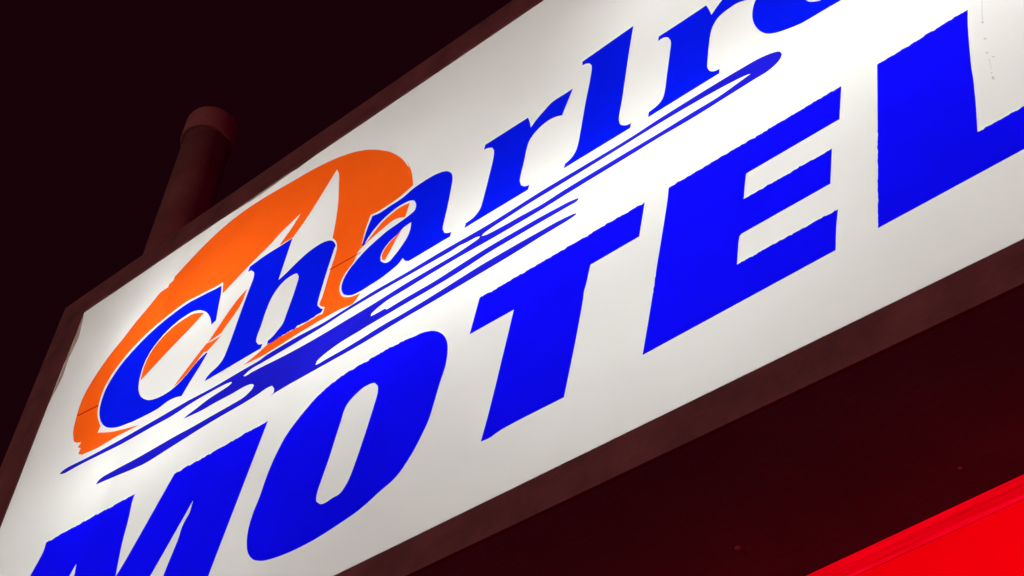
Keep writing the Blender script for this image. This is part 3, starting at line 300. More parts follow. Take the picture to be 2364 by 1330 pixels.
'letter_L': [[(2772.7,616.1),(2769.7,615.2),(2766.2,615.8),(2763.2,615.2),(2760.3,616.2),(2758,615.9),(2754.2,616),(2751.8,616.7),(2748.3,617),(2746,615.2),(2742.1,614.3),(2739.7,615.5),(2736.5,615.6),(2732.9,615.5),(2730.5,614.8),(2728.3,614.7),(2725.2,614.7),(2721.3,613.9),(2717.6,614),(2715.3,613.5),(2712.3,612.1),(2709.6,612.6),(2706.6,614.4),(2702.9,614.1),(2699.1,614.6),(2696.5,614.4),(2694.2,613.2),(2691.6,611.8),(2688.2,611.6),(2683.9,610.9),(2681.6,611.8),(2679,610.5),(2675.4,612.2),(2671.4,611),(2670,611.4),(2666.5,610),(2663.4,609.8),(2660.4,610.4),(2656.4,610.7),(2653,611.8),(2650.9,610.9),(2647.5,609.9),(2644.3,610.1),(2641.9,609.4),(2637,609),(2634,609.8),(2632.5,609.9),(2627.7,610),(2624.7,609.5),(2622.1,609),(2618.1,608.9),(2615.9,609.3),(2613.2,609.2),(2608.8,609.3),(2606.3,608.6),(2602.2,591.8),(2598.3,575.4),(2594.5,559.3),(2590.7,543.4),(2586.9,527.6),(2583.1,511.8),(2579.3,495.9),(2575.4,479.8),(2571.5,463.4),(2567.4,446.6),(2565.7,442.2),(2565.8,437.6),(2564.3,431.7),(2562.6,427.8),(2562.3,424.6),(2560,418.2),(2559.3,413),(2557.9,409.3),(2556.7,406.3),(2556,402.4),(2555.8,396.1),(2554.6,392.3),(2552.7,386.9),(2552.3,382.9),(2550.9,379),(2549.5,375.2),(2548.2,368.6),(2547.6,364.5),(2547.3,361.1),(2545.2,354.9),(2544.3,351.3),(2543.7,348.1),(2542.3,341.6),(2541.5,339.6),(2540.1,333.5),(2538.4,330.8),(2537.9,326.3),(2536.8,321.4),(2535.5,315.8),(2534.4,312.7),(2533.4,308.7),(2532.7,303.2),(2532.2,299.9),(2530.8,295.5),(2530.1,291),(2529.6,287.1),(2528.4,283.7),(2526.3,278.9),(2525.3,274.5),(2524.2,269.7),(2523.7,267.1),(2522.4,263.1),(2521.6,257),(2521.1,254.3),(2519.6,250.7),(2518.7,245.5),(2517.7,241.8),(2516.9,236.4),(2515.5,233),(2514.8,229.4),(2745.1,236.3),(2795.6,238.2),(2824.2,325.2),(2822.1,325.4),(2818.9,324.6),(2815.8,324.7),(2813.9,324.4),(2810.9,324.6),(2808.8,325.7),(2805.6,325),(2803.4,326.7),(2801.1,325.3),(2798.5,325),(2795,325.9),(2792.1,324.4),(2790.5,322.1),(2787.9,323.3),(2785,324.1),(2781.5,322),(2778.8,322.3),(2777.2,322.1),(2774.1,322.5),(2771.2,323.2),(2769.2,322.8),(2765.4,321.5),(2762.7,321),(2761,322),(2757.3,322.3),(2754.8,322.8),(2753,322.8),(2749.4,321.4),(2746.6,321.7),(2743.7,321.5),(2742.1,321.4),(2739.4,321),(2735.5,320.7),(2733.3,321.6),(2730.2,321.1),(2727.4,321.2),(2725.7,321.1),(2722.6,320.3),(2718.9,321.3),(2717,321.2),(2713.3,322.1),(2712.2,321),(2709.4,319.4),(2705.2,320),(2703.5,319.9),(2700.4,320.3),(2702.1,326.8),(2703.8,333.3),(2705.5,339.7),(2707.2,346.2),(2708.9,352.8),(2710.7,359.6),(2712.4,366.5),(2714.2,373.6),(2715.8,380.4),(2717.6,387.6),(2719.4,395.2),(2721.2,403),(2723,410.8),(2724.8,418.5),(2726.5,425.9),(2728,432.9),(2729.4,439.2),(2730.6,444.8),(2732,452.4),(2733.1,458.6),(2734.6,466.7),(2736.4,475),(2738.8,485.5),(2741.6,497.6),(2744.8,511),(2748.1,525.1),(2751.6,539.3),(2755,553.2),(2758.2,566.1),(2761.2,577.5),(2763.7,586.8),(2766.2,595.6),(2768.4,602.8),(2770.5,609.2)]],
'emblem': [[(425,878.6),(437.8,876.3),(450.6,873.7),(463.3,871.3),(476.1,869.2),(488.9,867.5),(498.4,866.8),(507.9,866.4),(517.3,866.3),(526.8,866.4),(536.4,866.4),(546.1,866.5),(556,866.3),(566,865.9),(576.7,865.1),(587.7,864.1),(598.8,863),(610.1,861.8),(621.3,860.5),(632.6,859.2),(643.8,858),(654.8,856.8),(642.8,860.7),(630.7,864.7),(618.4,868.6),(606.2,872.6),(594.4,876.5),(582.9,880.4),(569.7,884.9),(557.2,889.2),(544.6,893.9),(531.2,899.4),(515.8,906.8),(499.5,915.2),(482.8,924.1),(466.1,932.9),(469.8,953.4),(460.8,967.3),(451.7,981.3),(443.6,994.9),(437,1008.3),(431.6,1021.3),(427.3,1033.8),(424.5,1045.2),(422.8,1056),(421.7,1067.1),(420.7,1078.5),(420,1090.4),(420,1102.4),(420.8,1113.7),(422.3,1122.9),(424.3,1131.6),(426.9,1140.2),(430.1,1148.5),(433.8,1156.7),(437.4,1163.4),(441.4,1170.1),(445.8,1176.6),(450.5,1183),(455.5,1189.3),(460.8,1195.3),(466.2,1201.1),(472,1206.8),(478.2,1212.2),(484.6,1217.5),(491.2,1222.6),(498,1227.4),(505,1232),(512,1236.4),(519,1240.5),(526,1244.4),(533.3,1248.1),(540.6,1251.6),(548.2,1254.8),(556,1258),(564,1261),(571.7,1263.6),(579.6,1266.1),(587.8,1268.5),(596.1,1270.7),(604.5,1272.8),(613,1274.7),(621.5,1276.5),(630.1,1278.1),(639.6,1279.8),(649.1,1281.4),(658.7,1282.9),(668.4,1284.2),(678.2,1285.1),(688.2,1285.5),(698.4,1285.5),(708.6,1284.8),(719.1,1283.6),(729.8,1281.9),(740.6,1280),(751.1,1278),(761.3,1276.1),(770.9,1274.4),(783.8,1272),(796.2,1269.4),(807.9,1267.2),(818.7,1265.5),(829.2,1264.7),(838.8,1264.5),(848.3,1264.2),(859.7,1210.4),(868.7,1215.9),(877.9,1221.5),(887,1227.1),(896.2,1232.7),(905.3,1238.3),(914.4,1243.9),(923.5,1249.3),(932.5,1254.6),(941.4,1259.8),(950.2,1264.7),(957.9,1268.9),(965.4,1273),(972.9,1276.9),(980.4,1280.7),(987.8,1284.4),(995.1,1288.1),(1002.5,1291.8),(1009.8,1295.5),(1017.2,1299.2),(1024.6,1303),(1031.1,1308.6),(1037.5,1314.2),(1045.8,1320.1),(1051.2,1323.2),(1057.4,1326.5),(1064.3,1329.9),(1071.7,1333.3),(1079.4,1336.8),(1087.4,1340.4),(1095.5,1343.9),(1103.5,1347.4),(1111.3,1350.9),(1118.8,1354.4),(1114,1346.1),(1109.4,1337.8),(1104.6,1329.6),(1099.7,1321.3),(1094.3,1313.1),(1089.4,1306.3),(1084.3,1299.4),(1078.8,1292.6),(1073.2,1285.8),(1067.6,1279),(1062,1272.2),(1056.6,1265.4),(1108.2,1260.9),(1113.2,1267.1),(1118.1,1273.2),(1123,1279.3),(1128,1285.3),(1133,1291.5),(1137.9,1297.7),(1142.9,1304.2),(1147.8,1310.9),(1152.8,1317.9),(1157.8,1325.4),(1162.9,1333.4),(1168,1341.7),(1173.2,1350.2),(1178.3,1358.9),(1183.4,1367.6),(1188.4,1376.2),(1193.3,1384.6),(1198,1392.8),(1202.6,1400.6),(1207.5,1409),(1212.2,1417.1),(1216.8,1424.9),(1221.2,1432.6),(1225.6,1440.3),(1230,1448),(1234.5,1455.9),(1244.8,1428.7),(1247.6,1415.4),(1249.7,1400.9),(1251.4,1385.5),(1253.3,1369.6),(1255.1,1355.3),(1257,1340),(1258.8,1324.3),(1260.5,1308.9),(1262,1294.3),(1263.1,1281),(1264,1267.3),(1264.6,1254.9),(1264.9,1243),(1265.2,1230.6),(1265.4,1219),(1265.6,1206.9),(1265.7,1195),(1265.7,1183.6),(1265.6,1173.3),(1265.3,1162),(1264.8,1151.8),(1264.4,1141.7),(1277.9,1121.5),(1283.1,1108.7),(1286.4,1095.7),(1287.4,1085.3),(1287.1,1075.1),(1286.3,1064.4),(1285.2,1055.1),(1283.6,1045.2),(1281.7,1035.2),(1279.8,1025.2),(1278.3,1015.4),(1276.7,1002.2),(1275.2,987.8),(1274.1,976.3),(1273.6,971.6),(1273.9,975.4),(1274.9,985.3),(1276.2,998.9),(1277.6,1013.8),(1278.9,1027.5),(1279.9,1037.7),(1280.2,1041.7),(1279.7,1039),(1278.8,1031.6),(1277.6,1021),(1276.1,1008.9),(1274.7,996.8),(1273.4,986),(1272.2,976.5),(1271,966.4),(1269.8,956.2),(1268.5,946.1),(1267.3,936.6),(1266,928),(1264.7,920.7),(1260.6,909.3),(1259.1,899.9),(1265.3,889.3),(1280.1,876.9),(1276.9,857.8),(1272.2,856.8),(1267.1,858.6),(1259.6,860.4),(1253.2,860.2),(1249.3,859.3),(1245.4,858.7),(1238.9,859.7),(1234.7,859.6),(1229.4,860.2),(1222,860.6),(1216.2,859.8),(1212.6,860.5),(1204.2,861.5),(1201.7,860.4),(1192.7,863),(1189.8,863.2),(1180.6,865),(1178.8,864.1),(1170.8,863.9),(1163.9,866.3),(1159.5,865.7),(1155.9,864.9),(1148.4,866.2),(1142,867.4),(1134.3,870.8),(1128.9,869.9),(1126.9,867.6),(1119.2,867.1),(1116.1,867.1),(1108.9,867.3),(1106.1,866.7),(1098.2,868.1),(1091.5,865),(1084.9,861.8),(1076.9,858.7),(1071.4,856.8),(1065.1,854.9),(1058.3,852.9),(1051.2,851),(1043.8,849),(1036.4,847),(1029,845),(1021.9,843.1),(1031.6,841.8),(1041.1,840.5),(1050.5,839.1),(1060,837.8),(1069.6,836.6),(1079.5,835.7),(1089.7,835),(1099.6,834.6),(1110,834.6),(1120.7,834.8),(1131.6,835.1),(1142.6,835.5),(1153.6,836),(1164.5,836.5),(1175.1,837),(1185.4,837.3),(1195.3,837.5),(1204.1,837.6),(1212.7,837.7),(1221,837.7),(1229.3,837.7),(1237.3,837.7),(1245.3,837.6),(1253.3,837.5),(1261.2,837.3),(1269.2,837.1),(1277.7,836.8),(1286.3,836.5),(1294.8,836.2),(1303.3,835.9),(1311.6,835.4),(1319.7,834.8),(1327.5,834.1),(1334.9,833.2),(1345.8,830.9),(1356.4,827.9),(1365.9,825.5),(1373.4,825.3),(1379.8,829.5),(1384.4,835.6),(1389.4,841.6),(1394.2,848),(1385,849.4),(1375.3,851.7),(1366.6,854.7),(1357.3,858.7),(1348.6,863.8),(1339.6,871.3),(1331.9,880.4),(1325.7,892.6),(1321.7,905.7),(1320.3,916),(1320.3,926.1),(1321.5,935.5),(1324.3,944.7),(1328.5,952.9),(1333.5,960.6),(1337.7,965.6),(1342.5,970.2),(1347.6,974.7),(1352.3,979.5),(1356.2,984.9),(1359.3,994.4),(1361.3,1004.8),(1365,1013.6),(1369.4,1018),(1374.9,1021.5),(1381,1024.3),(1387.5,1026.8),(1393.8,1029.5),(1400.5,1032.4),(1407.2,1035.2),(1414.2,1037.9),(1421.5,1040.3),(1429.2,1042.6),(1435.9,1044.6),(1443,1046.9),(1450.3,1049.2),(1457.8,1051.2),(1465.2,1052.6),(1472.5,1053),(1479.4,1052.3),(1489.8,1048.3),(1499.8,1042.4),(1509.8,1036.4),(1512.2,1045.9),(1514.6,1055.9),(1516.5,1064.2),(1518.4,1073.1),(1520.4,1082),(1511.7,1084.7),(1502.9,1087.4),(1494.3,1088.9),(1487.4,1088.9),(1480.7,1087.9),(1474,1086.4),(1467.3,1084.7),(1459.9,1082.9),(1452.6,1080.8),(1445.4,1078.2),(1438.7,1075.2),(1433.2,1071.8),(1428.1,1067.9),(1423.2,1063.8),(1418.2,1059.5),(1412.9,1054.8),(1407.6,1049.8),(1402.6,1044.8),(1398.2,1040.4),(1393.5,1035.4),(1389.3,1030.7),(1374.8,1037.1),(1375.8,1048.7),(1376.6,1060.3),(1377.7,1072),(1379.3,1083.6),(1380.8,1092.3),(1382.7,1100.9),(1384.8,1109.6),(1387,1118.2),(1389.2,1126.9),(1391.3,1135.7),(1400.6,1133.8),(1409.9,1132),(1419,1130.7),(1428,1130.1),(1436.9,1130),(1446.1,1130.2),(1453.2,1130.5),(1460.5,1130.8),(1468,1131.3),(1475.5,1132.2),(1483,1133.4),(1490,1135.1),(1497.1,1137.2),(1504.1,1139.7),(1511.2,1142.3),(1518.3,1144.9),(1525.3,1147.3),(1523.9,1160.4),(1522,1174.6),(1519.7,1188.9),(1516.7,1204.7),(1512.7,1221),(1506.4,1240.6),(1499.2,1260.8),(1495.4,1270.1),(1500.9,1252.7),(1505.8,1235.5),(1502.4,1242.2),(1495.4,1258.4),(1486.6,1278.5),(1477.7,1296.6),(1468.5,1312.8),(1458.4,1329),(1447.7,1344.9),(1436.7,1360.1),(1424.8,1374.8),(1412.3,1388.9),(1399.5,1402.2),(1387,1414.6),(1375.6,1425.6),(1364.2,1435.7),(1352.9,1445.1),(1341.6,1454.1),(1330.4,1462.4),(1319.4,1470),(1308.1,1477.2),(1296.2,1484.2),(1285.7,1490),(1274.7,1495.6),(1263.4,1500.9),(1251.8,1506.1),(1240,1511),(1228,1515.6),(1218.4,1519),(1208.5,1522.3),(1198.5,1525.4),(1188.3,1528.3),(1178,1531.1),(1167.6,1533.7),(1157.3,1536.1),(1147,1538.5),(1136.9,1540.6),(1126.6,1542.7),(1116.4,1544.4),(1106.2,1545.9),(1096.1,1547.2),(1085.9,1548.5),(1075.8,1549.7),(1065.6,1550.9),(1055.3,1552.1),(1045,1553.5),(1034.7,1555),(1024.2,1556.6),(1013.8,1558.2),(1003.2,1559.9),(992.7,1561.5),(982.2,1563),(971.6,1564.4),(961.1,1565.6),(950.7,1566.7),(940.1,1567.6),(929.4,1568.5),(918.8,1569.3),(908.2,1570),(897.6,1570.5),(887.1,1570.8),(876.6,1570.9),(866.3,1570.7),(856,1570.2),(846.5,1569.4),(837.1,1568.5),(827.7,1567.4),(818.4,1566),(809.2,1564.5),(800,1562.7),(790.9,1560.7),(782,1558.5),(773.1,1556.1),(764.3,1553.4),(755.2,1550.4),(746.2,1547),(737.3,1543.4),(728.6,1539.5),(719.9,1535.4),(711.3,1531.1),(702.8,1526.7),(694.4,1522.2),(686.1,1517.6),(677.8,1513),(669.6,1508.3),(661.6,1503.4),(653.6,1498.3),(645.8,1493.2),(638,1487.9),(630.3,1482.6),(622.6,1477.2),(614.9,1471.9),(607.2,1466.7),(599.4,1461.5),(599.1,1446.2),(592.2,1443),(583.2,1441.8),(581.4,1428.2),(570.2,1428.3),(558.9,1428.4),(549.7,1427),(543.3,1422.9),(537.9,1417.2),(533,1412.3),(527.7,1406.8),(521.9,1400.8),(515.5,1394.4),(510.2,1389.5),(504.2,1384.3),(497.8,1378.8),(491.2,1373.2),(484.5,1367.4),(477.8,1361.6),(471.5,1355.8),(465.6,1350.2),(459.2,1343.4),(453.3,1336.7),(447.5,1330),(441.9,1323.2),(436.1,1316.4),(430,1309.6),(423.9,1303.4),(417.7,1297.4),(411.2,1291.3),(404.8,1285.2),(398.4,1278.9),(392.1,1272.2),(386.2,1265.1),(381.2,1258.7),(376.3,1252),(371.4,1245),(366.6,1237.9),(362,1230.6),(357.5,1223.2),(353.3,1215.7),(349.3,1208.3),(345.6,1200.9),(341.7,1192.5),(338,1184.1),(334.5,1175.7),(331.3,1167.1),(328.6,1158.5),(326.4,1149.6),(324.7,1140.4),(323.6,1130.4),(323.2,1120),(323.2,1109.4),(323.7,1098.8),(324.3,1088.3),(325.1,1078.3),(326.9,1063.9),(329.4,1048.4),(331.5,1036.1),(332.2,1031.2),(328.9,1045),(329.9,1040.1),(332.3,1028.5),(335.7,1014),(339.9,1000.7),(346.1,986.6),(353.4,972.3),(360.7,958.1),(379.9,943.7),(400,935.1),(391.4,921.3),(407.4,910.8),(405.9,891.5)]],
'emblem_b': [[(800.2,1174.8),(784.9,1184.5),(769.5,1194.2),(754.5,1201.7),(742.2,1205.3),(730.3,1206.9),(718.8,1207.2),(707.4,1207.1),(697.3,1206.6),(687.2,1205.6),(677.3,1203.9),(667.9,1201.7),(659.1,1198.9),(651.1,1195.6),(643.7,1191.8),(636.7,1187.4),(630.1,1182.6),(623.9,1177.6),(618.4,1172.5),(613.3,1167.1),(608.6,1161.4),(604.3,1155.4),(600.5,1149),(596.6,1140.9),(593.3,1132.3),(590.7,1123.2),(589,1113.5),(588.3,1102.6),(588.6,1090.8),(589.3,1079.2),(590,1068.8),(591.1,1056.9),(592.3,1045.8),(601.9,1051.9),(611.7,1058.2),(621.5,1064.5),(631.4,1070.9),(641.2,1077.2),(651,1083.4),(660.6,1089.5),(669.9,1095.3),(678.9,1100.9),(687.5,1106.1),(695.4,1110.8),(703,1115.1),(710.3,1119.2),(717.4,1123.1),(724.4,1126.9),(731.4,1130.8),(738.3,1134.8),(745.3,1139),(752.3,1143.3),(759.2,1147.7),(766.1,1152.2),(772.9,1156.7),(779.7,1161.2),(786.5,1165.8),(793.3,1170.3)]],
'emblem_c': [[(964.2,1158.8),(957.5,1154.7),(950.9,1150.9),(944.2,1146.7),(937.5,1141.4),(932.3,1136.4),(926.9,1130.8),(921.5,1124.6),(916.1,1118.1),(910.8,1111.4),(905.7,1104.8),(900.8,1098.4),(895.8,1091.5),(890.9,1084.5),(886.2,1077.4),(881.6,1070.4),(877.2,1063.6),(872.8,1057.2),(868.6,1051),(864.6,1045.1),(860.6,1039.4),(856.7,1033.7),(852.8,1028),(900.3,1033.1),(904.9,1039.3),(909.5,1045.6),(914.5,1052.1),(919.5,1058.2),(925,1064.4),(930.5,1070.9),(935.7,1077.7),(940.7,1084.5),(945.5,1091.5),(950,1099.1),(953.9,1107.8),(956.6,1116.7),(958.8,1126.7),(960.6,1137.4),(962.3,1148.2)]],
'emblem_d': [[(903.1,1021.8),(893.2,1022.1),(883,1022.4),(873.3,1022.8),(864.6,1023.5),(855.7,1025.2),(847.5,1027),(842.3,1022.1),(837.2,1017.3),(832,1012.3),(826.5,1006.8),(821.3,1001.6),(815.8,996),(810.2,990.1),(804.4,984.1),(798.8,978.1),(793.4,972.3),(788.2,966.7),(782.8,961),(777.5,955.3),(772.5,949.8),(768,944.6),(764.3,940),(759.4,933.1),(755.4,926.8),(763,929.8),(770.7,932.6),(778.3,935.7),(785.8,939.6),(791.7,943.6),(797.6,948.1),(803.4,953.1),(809.1,958.3),(814.7,963.6),(820,968.7),(825.6,974.2),(830.9,979.8),(836,985.4),(841.1,991),(846.3,996.7),(860.2,992.2),(867.5,996.9),(874.7,1001.5),(881.9,1006.3),(887.2,1010.1),(892.5,1014),(897.8,1017.9)]],
'emblem_e': [[(1504.6,993.1),(1498.7,990.1),(1492.7,987.3),(1486.8,984.5),(1481.1,981.4),(1475.7,978.1),(1470.2,974.2),(1464.9,970.2),(1460.1,965.7),(1456,960.7),(1452.1,954.1),(1449,946.8),(1447.6,939.5),(1449.8,925.4),(1459,914.5),(1462.4,920.3),(1465.7,925.9),(1469.1,931.8),(1472.6,938.1),(1476,944.8),(1479.6,952.3),(1483.2,959.9),(1486.8,967.2),(1490.4,973.6),(1495.2,980.7),(1499.9,986.9)]],
'seam': [[(331.1,1069.7),(423.3,1056.7),(425.8,1050.1),(333.8,1063)]],
'seam_b': [[(1275,1014.9),(1377.5,1006),(1374.3,1002.3),(1275.8,1009.5)]],
